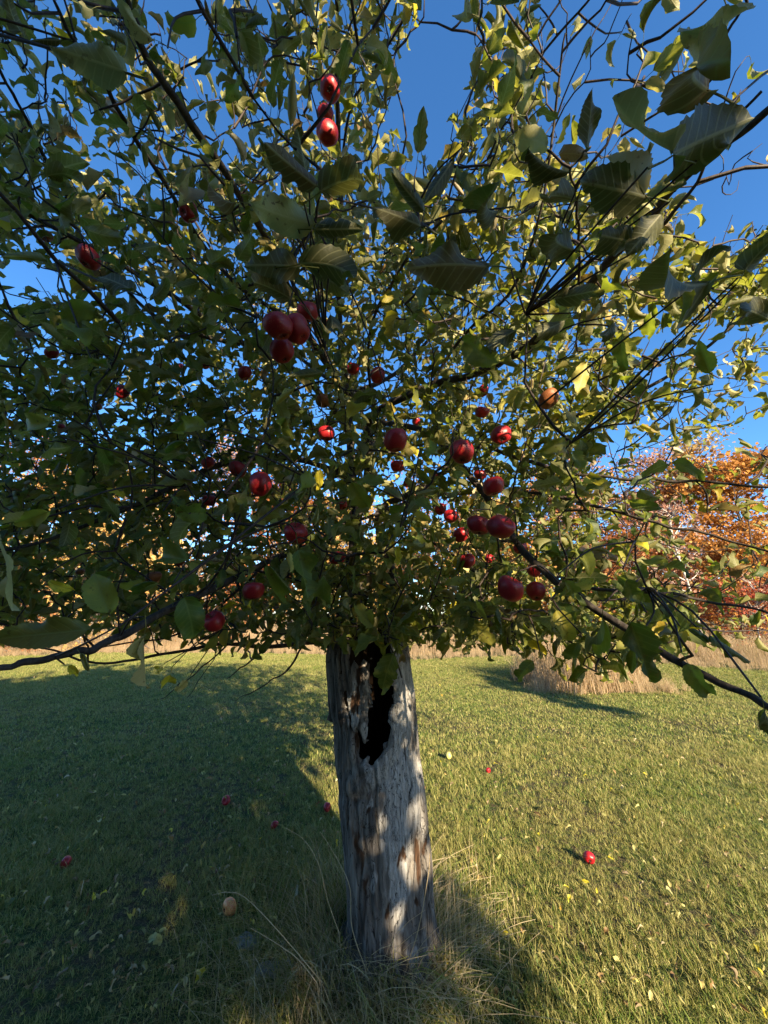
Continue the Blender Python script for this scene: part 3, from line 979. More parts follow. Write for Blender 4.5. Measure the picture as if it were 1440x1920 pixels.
# ---- limbs (each a part), traced with their depth
LIMBS = [
    ([(626, 1350, 2.06), (628, 1270, 2.12), (634, 1180, 2.22), (655, 1080, 2.35), (672, 970, 2.45), (692, 880, 2.5), (686, 792, 2.55)], .036, .032, 'dark'),
    ([(668, 1330, 2.28), (672, 1220, 2.3), (668, 1100, 2.38), (664, 950, 2.55), (655, 800, 2.66), (652, 735, 2.7), (637, 620, 2.6), (638, 400, 2.25), (634, 200, 1.95), (632, 0, 1.65), (630, -130, 1.5)], .05, .005, 'dark'),
    ([(756, 1300, 2.12), (752, 1190, 2.2), (745, 1110, 2.3), (722, 1040, 2.4), (712, 960, 2.45), (760, 930, 2.4), (830, 890, 2.3), (930, 820, 2.2), (1100, 775, 2.05), (1250, 705, 1.95), (1440, 560, 1.8)], .04, .006, 'dark'),
    ([(686, 800, 2.55), (716, 762, 2.4), (800, 727, 2.15), (880, 702, 1.9), (985, 655, 1.6), (1080, 560, 1.3), (1180, 450, 1.05), (1290, 330, .82), (1440, 205, .68), (1560, 90, .6)], .028, .0045, 'dark'),
    ([(652, 745, 2.68), (570, 610, 2.25), (500, 450, 1.75), (440, 350, 1.4), (330, 190, 1.1), (270, 90, .95), (235, -10, .86), (215, -90, .8)], .024, .004, 'dark'),
    ([(700, 790, 2.5), (800, 810, 2.1), (880, 890, 1.75), (940, 970, 1.55), (985, 1040, 1.38), (1050, 1095, 1.22), (1150, 1165, 1.05), (1240, 1220, .95), (1330, 1270, .86), (1440, 1318, .76), (1520, 1350, .7)], .02, .006, 'dark'),
    ([(660, 990, 2.45), (560, 1030, 1.9), (430, 1088, 1.35), (350, 1128, 1.12), (290, 1160, 1.0), (220, 1192, .9), (160, 1217, .84), (90, 1232, .78), (0, 1246, .72), (-90, 1258, .66)], .015, .0055, 'dark'),
    ([(664, 900, 2.5), (560, 860, 2.2), (420, 870, 1.9), (250, 950, 1.6), (100, 1010, 1.4), (-60, 1040, 1.2)], .022, .004, 'dark'),
    ([(655, 800, 2.64), (560, 700, 2.3), (450, 640, 2.0), (300, 540, 1.7), (150, 450, 1.45), (0, 380, 1.25), (-80, 330, 1.15)], .022, .004, 'dark'),
    ([(570, 615, 2.2), (430, 520, 1.9), (300, 330, 1.5), (200, 170, 1.2), (120, 40, 1.05), (80, -60, .95)], .014, .003, 'dark'),
    ([(450, 645, 2.0), (300, 600, 1.8), (180, 460, 1.6), (60, 250, 1.35), (0, 130, 1.2), (-60, 30, 1.1)], .012, .003, 'dark'),
    ([(637, 640, 2.6), (720, 560, 2.5), (790, 420, 2.3), (840, 312, 2.1), (950, 182, 1.85), (1100, 5, 1.55), (1160, -80, 1.45)], .014, .003, 'dark'),
    ([(638, 330, 2.15), (655, 215, 1.9), (700, 130, 1.7), (785, 0, 1.5), (830, -80, 1.4)], .008, .003, 'dark'),
    ([(638, 420, 2.25), (570, 250, 2.0), (540, 100, 1.8), (480, -40, 1.6)], .008, .003, 'dark'),
    ([(900, 830, 2.2), (1000, 870, 1.95), (1090, 890, 1.8), (1200, 898, 1.65), (1330, 905, 1.5), (1470, 915, 1.35)], .012, .004, 'dark'),
    ([(960, 920, 1.9), (1040, 930, 1.75), (1150, 958, 1.55), (1250, 985, 1.4), (1350, 1010, 1.28), (1470, 1040, 1.15)], .01, .003, 'dark'),
    ([(1050, 1095, 1.22), (1150, 1105, 1.15), (1260, 1115, 1.1), (1370, 1135, 1.05), (1450, 1150, 1.0)], .007, .003, 'dark'),
    ([(1080, 560, 1.3), (1150, 480, 1.15), (1240, 430, 1.0), (1330, 300, .85), (1440, 160, .75)], .008, .003, 'dark'),
    ([(1265, 360, .85), (1262, 300, .83), (1290, 250, .78), (1310, 190, .75), (1345, 110, .7), (1385, 30, .66), (1400, -30, .62)], .0042, .002, 'dark'),
    ([(1085, 560, 1.3), (1085, 460, 1.15), (1082, 380, 1.05), (1068, 325, .98), (1095, 285, .93), (1105, 275, .92)], .005, .002, 'dark'),
    ([(800, 740, 2.1), (860, 640, 1.9), (960, 540, 1.65), (1010, 400, 1.45), (1040, 200, 1.3), (1060, 60, 1.2)], .01, .003, 'dark'),
    ([(700, 770, 2.5), (690, 640, 2.2), (740, 520, 1.75), (820, 420, 1.35), (900, 380, 1.15)], .012, .003, 'dark'),
    ([(655, 800, 2.6), (600, 640, 2.0), (560, 560, 1.5), (545, 500, 1.25), (580, 430, 1.1), (615, 330, .98)], .012, .003, 'dark'),
    ([(628, 1215, 2.2), (575, 1205, 2.1), (500, 1215, 1.95), (420, 1205, 1.8), (330, 1225, 1.65), (200, 1240, 1.5), (60, 1212, 1.3)], .016, .003, 'dark'),
    ([(570, 1205, 2.1), (540, 1255, 2.0), (510, 1275, 1.95), (470, 1300, 1.9), (440, 1312, 1.87)], .007, .0015, 'dark'),
    ([(500, 1214, 1.95), (470, 1240, 1.9), (440, 1262, 1.85), (425, 1272, 1.83)], .006, .0015, 'dark'),
    ([(430, 1205, 1.8), (390, 1240, 1.75), (350, 1275, 1.7), (300, 1310, 1.66)], .005, .0015, 'dark'),
    ([(420, 1120, 1.8), (405, 1190, 1.75), (400, 1240, 1.72), (350, 1305, 1.7)], .004, .0012, 'dark'),
    ([(720, 960, 2.45), (600, 1000, 2.2), (500, 1060, 2.0), (420, 1130, 1.85), (330, 1190, 1.7), (180, 1215, 1.5)], .012, .003, 'dark'),
    ([(712, 960, 2.45), (800, 1010, 2.2), (900, 1080, 2.0), (1000, 1150, 1.8), (1100, 1200, 1.6)], .012, .003, 'dark'),
    ([(720, 1000, 2.4), (690, 1100, 2.0), (700, 1170, 1.8), (735, 1215, 1.68), (756, 1268, 1.6)], .007, .003, 'dark'),
    ([(655, 740, 2.66), (740, 700, 2.8), (830, 600, 2.9), (900, 450, 2.8), (950, 300, 2.6), (960, 150, 2.4)], .02, .003, 'dark'),
    ([(655, 740, 2.66), (540, 650, 2.9), (430, 520, 2.8), (330, 350, 2.5), (250, 180, 2.2)], .018, .003, 'dark'),
    ([(664, 900, 2.5), (560, 920, 2.9), (420, 930, 3.1), (250, 900, 3.2), (80, 880, 3.1)], .02, .003, 'dark'),
    ([(712, 960, 2.45), (820, 930, 2.8), (950, 920, 3.1), (1080, 900, 3.2), (1200, 860, 3.1)], .02, .003, 'dark'),
    ([(690, 860, 2.5), (720, 780, 2.9), (760, 680, 3.3), (800, 560, 3.5)], .02, .003, 'tan'),
    ([(686, 792, 2.55), (650, 700, 2.5), (640, 640, 2.5), (660, 560, 2.4), (650, 480, 2.3)], .014, .003, 'tan'),
]
limb_nodes = []
limb_dirs = []
for k, (pts, r0, r1, kd) in enumerate(LIMBS):
    p3 = np.array([P(*q) for q in pts])
    path = smooth_path(p3, len(pts) * 7)
    nn = len(path)
    wob = np.stack([vnoise(np.stack([np.arange(nn) * .35, np.full(nn, k * 2.7), np.full(nn, c * 5.1)], -1), 91) for c in range(3)], -1)
    fade = np.clip(np.minimum(np.arange(nn), 6) / 6, 0, 1)[:, None]
    path = path + wob * fade * .009
    V, Q_, U = tube(path, r0, r1, 10 if r0 > .015 else 7, .22, k, .8)
    b = mk("branch", mesh_np("branch", V - T0, Q_, M_branch if kd == 'dark' else M_tanbark, U), TREE)
    limb_nodes.append(path)
limb_pts = np.concatenate(limb_nodes)

# ---- apples: photo position, width in px, look
APPLES = [
    (619, 167, 38, 'r', "glossy red apple, topmost of three strung below each other near the top"),
    (610, 215, 32, 'r', "middle red apple of the three strung below each other near the top"),
    (614, 250, 40, 'r', "lowest red apple of the three strung below each other near the top"),
    (352, 396, 36, 'r', "red apple alone under a pale leaf in the upper left of the crown"),
    (165, 483, 40, 'd', "dark red apple in the upper left, beside a thick dark branch"),
    (86, 443, 23, 'b', "small tan-orange withered apple near the left edge, upper crown"),
    (568, 492, 20, 'r', "small red apple peeping over the big dark leaves above the shaded cluster"),
    (522, 612, 52, 'd', "big shaded dark red apple, leftmost of the central cluster"),
    (557, 618, 50, 'd', "big shaded dark red apple, right one of the central cluster"),
    (529, 658, 46, 'd', "lowest apple of the shaded central cluster, with a brown patch"),
    (577, 585, 42, 'd', "upper apple of the shaded central cluster, tucked behind the leaves"),
    (459, 700, 25, 'r', "red apple with a leaf over its left side, left below the shaded cluster"),
    (97, 662, 22, 'r', "small red apple near the left edge at mid height"),
    (384, 684, 18, 'r', "small bright red apple among leaves, left of centre"),
    (338, 690, 15, 'r', "tiny reddish apple just left of the small bright one"),
    (229, 735, 24, 'r', "half-hidden orange-red apple in the left of the crown"),
    (662, 692, 24, 'r', "lit red apple just above the fork of the dark right-hand limb"),
    (708, 704, 28, 'r', "bright red apple above the dark right-hand limb, right one of a pair"),
    (606, 752, 28, 'b', "brown rotting apple left of the fork"),
    (612, 813, 32, 'r', "red apple under the brown rotting one"),
    (742, 826, 44, 'r', "bright red apple with pale spots, right of the fork in mid tree"),
    (866, 848, 46, 'd', "large dark red apple with a leaf across it, right of the bright spotted one"),
    (906, 733, 20, 'r', "small lit red apple above the dark limb at the right"),
    (904, 773, 24, 'r', "red apple just below the small lit one right of centre"),
    (1029, 748, 38, 'b', "brownish red apple in the right of the crown"),
    (940, 816, 38, 'd', "dark red apple below the brownish one at the right"),
    (488, 908, 42, 'r', "bright red apple with a yellow leaf beside it, left of the trunk"),
    (392, 938, 26, 'r', "red apple half behind leaves left of the bright one with the yellow leaf"),
    (446, 880, 32, 'd', "dark apple just up and left of the bright one with the yellow leaf"),
    (555, 1000, 42, 'r', "red apple left of the upper trunk, orange on its underside"),
    (475, 1108, 40, 'r', "crimson apple behind leaves at the lower left of the trunk"),
    (402, 1165, 38, 'r', "lowest crimson apple, hanging at the left beside a round green leaf"),
    (632, 1046, 30, 'd', "small dark red apple just left of the trunk"),
    (897, 985, 42, 'd', "plum-dark apple, left one of the pair at the bend of the right branch"),
    (938, 988, 48, 'r', "large glossy red apple, right one of the pair at the branch bend"),
    (864, 1003, 29, 'r', "red apple below and left of the glossy pair"),
    (876, 1052, 29, 'r', "red apple under the glossy pair with an orange glow on its base"),
    (918, 1048, 18, 'r', "small cherry-sized red apple right of the one with the orange base"),
    (956, 1104, 48, 'r', "large crimson apple hanging lowest on the right, crossed by a thin twig"),
    (1005, 1109, 36, 'r', "crimson apple with a withered calyx, beside the lowest large one"),
    (925, 912, 38, 'r', "red and orange apple above the glossy pair, behind the branch"),
    (1002, 1068, 28, 'r', "lit orange-red apple above the one with the withered calyx"),
    (765, 906, 18, 'r', "small red apple behind leaves right below the bright spotted one"),
    (745, 874, 27, 'r', "red apple directly under the bright spotted one"),
    (845, 968, 28, 'd', "dim red apple left of the plum-dark one"),
    (826, 955, 22, 'd', "small dim apple left of the glossy pair, further back"),
    (814, 893, 18, 'r', "small orange-red apple under the large dark one"),
    (780, 790, 16, 'r', "tiny red apple just above and right of the bright spotted one"),
    (975, 1028, 24, 'd', "dark red apple right below the glossy pair"),
    (336, 1053, 18, 'r', "small red apple behind the leaves of the lower left branch"),
    (150, 1072, 14, 'b', "tiny orange apple near the lower left edge"),
    (288, 1082, 26, 'b', "rust-red apple deep in the lower left foliage"),
    (299, 929, 18, 'r', "small red apple at the left, level with the bright one with the yellow leaf"),
    (390, 868, 24, 'd', "dark red apple high left of the bright one with the yellow leaf"),
    (641, 947, 22, 'd', "small dim red apple just left of the dark upper trunk"),
    (256, 742, 14, 'r', "tiny red apple right of the half-hidden orange-red one"),
    (182, 762, 17, 'b', "tiny orange apple left of the half-hidden orange-red one"),
    (113, 800, 14, 'r', "tiny red apple in the left foliage near the edge"),
    (900, 890, 22, 'r', "small red apple between the large dark one and the glossy pair"),
    (620, 610, 20, 'd', "small dark apple right of the shaded central cluster"),
]


def apple_mesh(seed, mats, squash=.9):
    r = np.random.default_rng(seed)
    n, m_ = 22, 26
    ph = np.linspace(0, math.pi, n)
    th_ = np.linspace(0, 2 * math.pi, m_, endpoint=False)
    PH, TH_ = np.meshgrid(ph, th_, indexing='ij')
    rr = np.sin(PH) ** .82 * (1 - .1 * np.cos(PH) * -1)
    zt = np.cos(PH) * squash
    dimp = np.exp(-(np.sin(PH) / .34) ** 2)
    zt = zt - np.sign(np.cos(PH)) * dimp * np.where(np.cos(PH) > 0, .34, .22)
    rr = rr * (1 + .035 * np.cos(TH_ + seed) * np.cos(PH) + .045 * np.cos(5 * TH_ + seed) * np.where(PH > 1.5, 1, .3) + .03 * np.cos(2 * TH_ + seed * 2))
    V = np.stack([rr * np.cos(TH_), rr * np.sin(TH_), zt + .13 * rr * np.cos(TH_ + seed)], -1).reshape(-1, 3) * .5
    i = np.arange(n - 1)[:, None] * m_; j = np.arange(m_)[None]
    Q_ = np.stack([i + j, i + m_ + j, i + m_ + (j + 1) % m_, i + (j + 1) % m_], -1).reshape(-1, 4)
    return mesh_np("apple_flesh", V, Q_, mats)


skins = {'r': [apple_mesh(i, M_apple, .86 + .06 * i) for i in range(3)], 'd': [apple_mesh(i + 5, M_apple, .84 + .05 * i) for i in range(3)],
         'b': [apple_mesh(11, M_rotapple, .85)], 'y': [apple_mesh(13, M_bruised, .86)], 'p': [apple_mesh(14, M_yelapple, .9)]}
V, Q_, U = tube(np.array([[0, 0, .27], [.01, .0, .42], [.05, .01, .6], [.11, .02, .78]]), .022, .03, 5)
stem_me = mesh_np("stem", V, Q_, M_stem)
Gc = Geo()
for k in range(5):
    a = k * 1.2566
    d = np.array([math.cos(a), math.sin(a), 0]); e = np.array([-d[1], d[0], 0]) * .035
    b0 = np.array([0, 0, -.33])
    Gc.add(np.array([b0 + d * .02 - e, b0 + d * .02 + e, b0 + d * .1 + e * .6 + [0, 0, -.06], b0 + d * .1 - e * .6 + [0, 0, -.06]]), np.array([[0, 1, 2, 3]]))
    Gc.add(np.array([b0 + d * .1 - e * .6 + [0, 0, -.06], b0 + d * .1 + e * .6 + [0, 0, -.06], b0 + d * .15 + e * .1 + [0, 0, -.03], b0 + d * .15 - e * .1 + [0, 0, -.03]]), np.array([[0, 1, 2, 3]]))
calyx_me = Gc.mesh("calyx", M_calyx)


def add_apple(p, size, kd, label, group, tilt, seed):
    r = np.random.default_rng(seed)
    root = empty("apple", p)
    root.scale = (size, size, size)
    root.rotation_euler = tilt
    tag(root, label, "apple", group)
    mk("skin", skins[kd][seed % len(skins[kd])], root)
    mk("stem", stem_me, root)
    mk("calyx", calyx_me, root)
    return root


ap_uv = []
apple_twigs = Geo()
for k, (u, v, wpx, kd, lab) in enumerate(APPLES):
    r = np.random.default_rng(500 + k)
    real = .071 if wpx > 26 else .060
    zc = real * F / wpx
    if v > 760: zc = min(zc, 2.9)
    else: zc = min(zc, 3.2)
    p = P(u, v, zc)
    size = wpx * zc / F
    toward = np.array([-p[0], -p[1], 0]); toward /= np.linalg.norm(toward)
    tl = (r.normal() * .35, r.normal() * .35, r.random() * 6)
    add_apple(p, size * 1.0, kd, lab, "red apples hanging in the tree", tl, k)
    ap_uv.append((u, v, wpx * .5, zc))
    Rm = np.array(Matrix.Rotation(tl[2], 3, 'Z') @ Matrix.Rotation(tl[1], 3, 'Y') @ Matrix.Rotation(tl[0], 3, 'X'))
    top = p + Rm @ np.array([.11, .02, .78]) * size
    dd = np.linalg.norm(limb_pts - top, axis=1) + np.where(limb_pts[:, 2] > top[2] - .02, 0, .25)
    q = limb_pts[np.argmin(dd)]
    mid = (q + top) / 2 + np.array([0, 0, .12 * np.linalg.norm(q - top)])
    V, Q_, U = tube(smooth_path([q, mid, top], 9), .0035, .0016, 5)
    apple_twigs.add(V - T0, Q_, U)
o = mk("fruit_twigs", apple_twigs.mesh("fruit_twigs", M_twig), TREE); o['kind'] = 'stuff'

# ---- shoots: grown from the limbs outwards through the crown
rs = np.random.default_rng(11)
CEN = np.array([0., 2.35, 1.9])
ECEN = np.array([0., 1.75, 2.15]); ERAD = np.array([3.3, 2.9, 2.35])


def incrown(p):
    return (((p - ECEN) / ERAD) ** 2).sum(-1) < 1


# openings in the crown, as polygons of bearings with the share of shoots kept there
GAPS = [([(765, 40), (890, 40), (885, 150), (850, 320), (775, 300), (750, 230)], .03),
        ([(790, -80), (880, -80), (885, 60), (800, 60)], .03),
        ([(255, -80), (400, -80), (390, 60), (330, 110), (290, 100)], .12),
        ([(330, 110), (400, 90), (430, 300), (360, 290)], .3),
        ([(1010, -80), (1240, -80), (1250, 60), (1170, 330), (1010, 300), (1000, 100)], .14),
        ([(1240, -80), (1520, -80), (1520, 330), (1380, 480), (1330, 480), (1200, 330)], .1),
        ([(-90, 465), (140, 500), (150, 560), (-90, 575)], .1),
        ([(1170, 620), (1520, 590), (1520, 850), (1250, 840)], .35),
        ([(1120, 800), (1330, 810), (1330, 1120), (1130, 1060)], .33),
        ([(1300, 820), (1520, 820), (1520, 1210), (1300, 1200)], .3),
        ([(700, 240), (790, 240), (790, 350), (700, 330)], .4),
        ([(-90, 100), (60, 100), (60, 200), (-90, 200)], .4)]


def keep_prob(u, v):
    k = np.ones(np.shape(u))
    for poly, pr in GAPS:
        k = np.where(inpoly(u, v, poly), np.minimum(k, pr), k)
    return k


def floor_v(u):
    """lowest photo row that foliage reaches"""
    return np.interp(u, [-100, 0, 150, 300, 450, 580, 640, 700, 770, 900, 980, 1080, 1200, 1300, 1400, 1500], [1185, 1185, 1190, 1190, 1212, 1210, 1200, 1228, 1215, 1225, 1250, 1268, 1262, 1232, 1205, 1200])


cand = []
while len(cand) < 2700:
    u = rs.uniform(-140, 1580); v = rs.uniform(-170, 1215)
    if rs.random() > keep_prob(np.array(u), np.array(v)): continue
    if v > floor_v(u) - 12: continue
    zc = .85 + 2.75 * rs.random() ** .85
    if v < 500: zc = .85 + (1.2 + 1.4 * max(v, 0) / 500) * rs.random() ** .8
    if zc < 1.25 and rs.random() < .62: continue
    p = P(u, v, zc)
    if not incrown(p) or p[2] < 1.25: continue
    if np.hypot(p[0], p[1] - 2.3) < .3 and p[2] < 2.2: continue
    cand.append(p)
for k in range(620):
    u = rs.uniform(-120, 1300); v = rs.uniform(720, 1190)
    if v > floor_v(u) - 20: continue
    if u > 1080 and rs.random() < .7: continue
    cand.append(P(u, v, rs.uniform(1.3, 3.3)))
for k in range(70):
    cand.append(P(rs.uniform(585, 810), rs.uniform(1000, 1200), rs.uniform(1.35, 2.0)))
for k in range(85):
    u = rs.uniform(850, 1290)
    cand.append(P(u, rs.uniform(1100, floor_v(u) - 28), rs.uniform(1.0, 1.9)))
n_view = len(cand)
while len(cand) < n_view + 110:       # the rest of the crown, beside and above the view
    p = ECEN + (rs.random(3) * 2 - 1) * ERAD
    if not incrown(p) or p[2] < 1.5: continue
    if p[0] * .848 + p[1] * .53 > 1.3 and p[2] < 2.7: continue
    u, v, zc = proj(p)
    if zc > 0 and -140 < u < 1580 and v > -170: continue
    if np.linalg.norm(p - [0, 0, CAMZ]) < .9: continue
    cand.append(p)
cand = np.array(cand)
order = np.argsort(np.linalg.norm(cand - CEN, axis=1))
nodes = [limb_pts]
node_arr = limb_pts.copy()
node_lvl = np.zeros(len(node_arr)); node_cnt = np.zeros(len(node_arr))
shoots = []
for idx in order:
    p = cand[idx]
    dvec = node_arr - p
    dist = np.linalg.norm(dvec, axis=1)
    rc_n = np.linalg.norm(node_arr - CEN, axis=1); rc_p = np.linalg.norm(p - CEN)
    cost = dist + .1 * node_cnt + np.where(rc_n > rc_p, 1.0, 0) + np.where(node_arr[:, 2] > p[2] + .12, .15, 0) + node_lvl * .05
    b = np.argmin(cost)
    q = node_arr[b]
    node_cnt[np.linalg.norm(node_arr - q, axis=1) < .06] += 1
    L = np.linalg.norm(p - q)
    if L < .1: continue
    out = (p - CEN) / (np.linalg.norm(p - CEN) + 1e-6)
    end = p + out * .06 + np.array([0, 0, .05]) + rs.normal(size=3) * .03
    mid = (q + p) / 2 + out * .0 + np.array([0, 0, -.05 * L]) + rs.normal(size=3) * .085 * L
    path = smooth_path([q, mid, p, end], max(8, int(L / .05)))
    wob = rs.normal(size=path.shape) * .004; wob[0] = 0
    path = path + wob
    shoots.append((path, min(.003 + .005 * L, .008)))
    node_arr = np.vstack([node_arr, path[2::2]])
    node_cnt = np.concatenate([node_cnt, np.zeros(len(path[2::2]))])
    node_lvl = np.concatenate([node_lvl, np.full(len(path[2::2]), 1 + node_lvl[b])])

# ---- leaf shapes
def leaf_shape(seed, rows=7, cols=5, wid=.56, big=False):
    r = np.random.default_rng(seed)
    t = np.linspace(0, 1, rows)
    w_ = wid * .5 * 1.98 * t ** .58 * (1 - t) ** .82
    s_ = np.linspace(-1, 1, cols)
    TT, SS = np.meshgrid(t, s_, indexing='ij')
    W = np.repeat(w_[:, None], cols, 1)
    if big:
        W = W * (1 + (np.abs(SS) > .99) * .045 * ((np.arange(rows) % 2) * 2 - 1)[:, None])
    nb = r.integers(1, 4) if r.random() < (.85 if big else .5) else 0
    for _ in range(nb):
        t0 = r.uniform(.25, .85); sd_ = r.choice([-1, 1]); dp = r.uniform(.15, .5); wd = r.uniform(.04, .09)
        W = W * (1 - dp * np.exp(-((TT - t0) / wd) ** 2) * (np.sign(SS) == sd_) * np.abs(SS))
    fold = r.uniform(.15, 1.1); curl = r.uniform(-.6, 2.3); tw = r.normal() * .6
    roll = r.choice([0, 0, 1]) * r.uniform(.5, 1.9)
    xx = SS * W
    hz = fold * np.abs(xx) * (1 - .3 * TT) + .075 * np.sin(TT * r.uniform(7, 15) + r.random() * 6) * SS ** 2 + .075 * np.sin(TT * r.uniform(6, 11) + 2 + r.random() * 6) * SS * np.abs(SS)
    ang = roll * np.abs(SS) ** 1.5
    xx2 = SS * W * np.cos(ang * .8); hz = hz + W * np.sin(ang) * .8 * np.abs(SS)
    a = tw * TT
    X_, Z_ = xx2 * np.cos(a) - hz * np.sin(a), xx2 * np.sin(a) + hz * np.cos(a)
    # bend along the length
    ca = curl * t
    dy = np.cos(ca); dz = -np.sin(ca)
    cy = np.concatenate([[0], np.cumsum((dy[1:] + dy[:-1]) / 2)]) / (rows - 1)
    cz = np.concatenate([[0], np.cumsum((dz[1:] + dz[:-1]) / 2)]) / (rows - 1)
    Yb = cy[:, None] + Z_ * np.sin(ca)[:, None]
    Zb = cz[:, None] + Z_ * np.cos(ca)[:, None]
    V = np.stack([X_, Yb, Zb], -1).reshape(-1, 3)
    U = np.stack([(SS * W / wid + .5), TT], -1).reshape(-1, 2)
    i = np.arange(rows - 1)[:, None] * cols; j = np.arange(cols - 1)[None]
    Q_ = np.stack([i + j, i + j + 1, i + cols + j + 1, i + cols + j], -1).reshape(-1, 4)
    # stalk
    sp_ = np.array([[0, -.34, -.02], [0, -.16, -.035], [0, .02, -.004]])
    Vs, Qs, Us = tube(sp_, .012, .008, 3)
    Us = np.full((len(Vs), 2), .5)
    Q_ = np.vstack([Q_, Qs + len(V)]); U = np.vstack([U, Us]); V = np.vstack([V, Vs])
    V = V - [0, -.34, 0]
    return V, Q_, U


LEAF_N = [leaf_shape(100 + i, 14, 7, .5 + .2 * ((i * 7) % 5) / 5, True) for i in range(24)]
LEAF_F = [leaf_shape(200 + i, 7, 5, .5 + .2 * ((i * 7) % 5) / 5) for i in range(20)]

# ---- leaf placements
LP, LY, LZ, LS = [], [], [], []
for path, r0 in shoots:
    nn = len(path)
    seg = np.linalg.norm(np.diff(path, axis=0), axis=1)
    Ltot = seg.sum()
    use = min(Ltot, .55)
    m_ = int(3 + use / .044)
    cum = np.concatenate([[0], np.cumsum(seg)])
    for q in range(m_):
        s_ = Ltot - use * (round(q / m_ * 5) / 5 if q % 3 else q / m_) ** 1.1 * rs.uniform(.97, 1.0)
        i = min(np.searchsorted(cum, s_) - 1, nn - 2); i = max(i, 0)
        f = (s_ - cum[i]) / (seg[i] + 1e-9)
        p = path[i] * (1 - f) + path[i + 1] * f
        tdir = (path[i + 1] - path[i]) / (seg[i] + 1e-9)
        rnd_ = rs.normal(size=3)
        side = np.cross(tdir, rnd_); side /= np.linalg.norm(side) + 1e-9
        d = side * .9 + tdir * .45 + np.array([0, 0, -.25])
        d /= np.linalg.norm(d)
        up = np.array([0, 0, 1.0]) + rs.normal(size=3) * .75
        nz = up - d * (up @ d); nz /= np.linalg.norm(nz) + 1e-9
        LP.append(p); LY.append(d); LZ.append(nz); LS.append(rs.uniform(.05, .1))
LP = np.array(LP); LY = np.array(LY); LZ = np.array(LZ); LS = np.array(LS)
ctr = LP + LY * (LS * .75)[:, None]
u, v, zc = proj(ctr)
dcam = np.linalg.norm(ctr - [0, 0, CAMZ], axis=1)
keep = dcam > .62
pxl = LS * F / np.maximum(zc, .05)
front_ = (zc > 0)
gp = keep_prob(u, v)
keep &= ~(front_ & (rs.random(len(u)) > np.clip(gp * 1.25 + .03, 0, 1) * np.where(v < 380, np.where(u < 640, .6, .75), 1)))
keep &= ~(front_ & (v + pxl * .35 > floor_v(u) + 18) & (u > -200) & (u < 1640))
for (au, av, ar, az) in ap_uv:
    hide = front_ & (zc < az + .04) & (np.hypot(u - au, v - av) < ar + pxl * .42) & (rs.random(len(u)) < (.9 if ar > 11 else .7))
    keep &= ~hide
# keep the upper trunk and the hollow readable
keep &= ~(front_ & (zc < 2.3) & (u > 600) & (u < 790) & (v > 1222) & (rs.random(len(u)) < .8))
LP, LY, LZ, LS = LP[keep], LY[keep], LZ[keep], LS[keep]

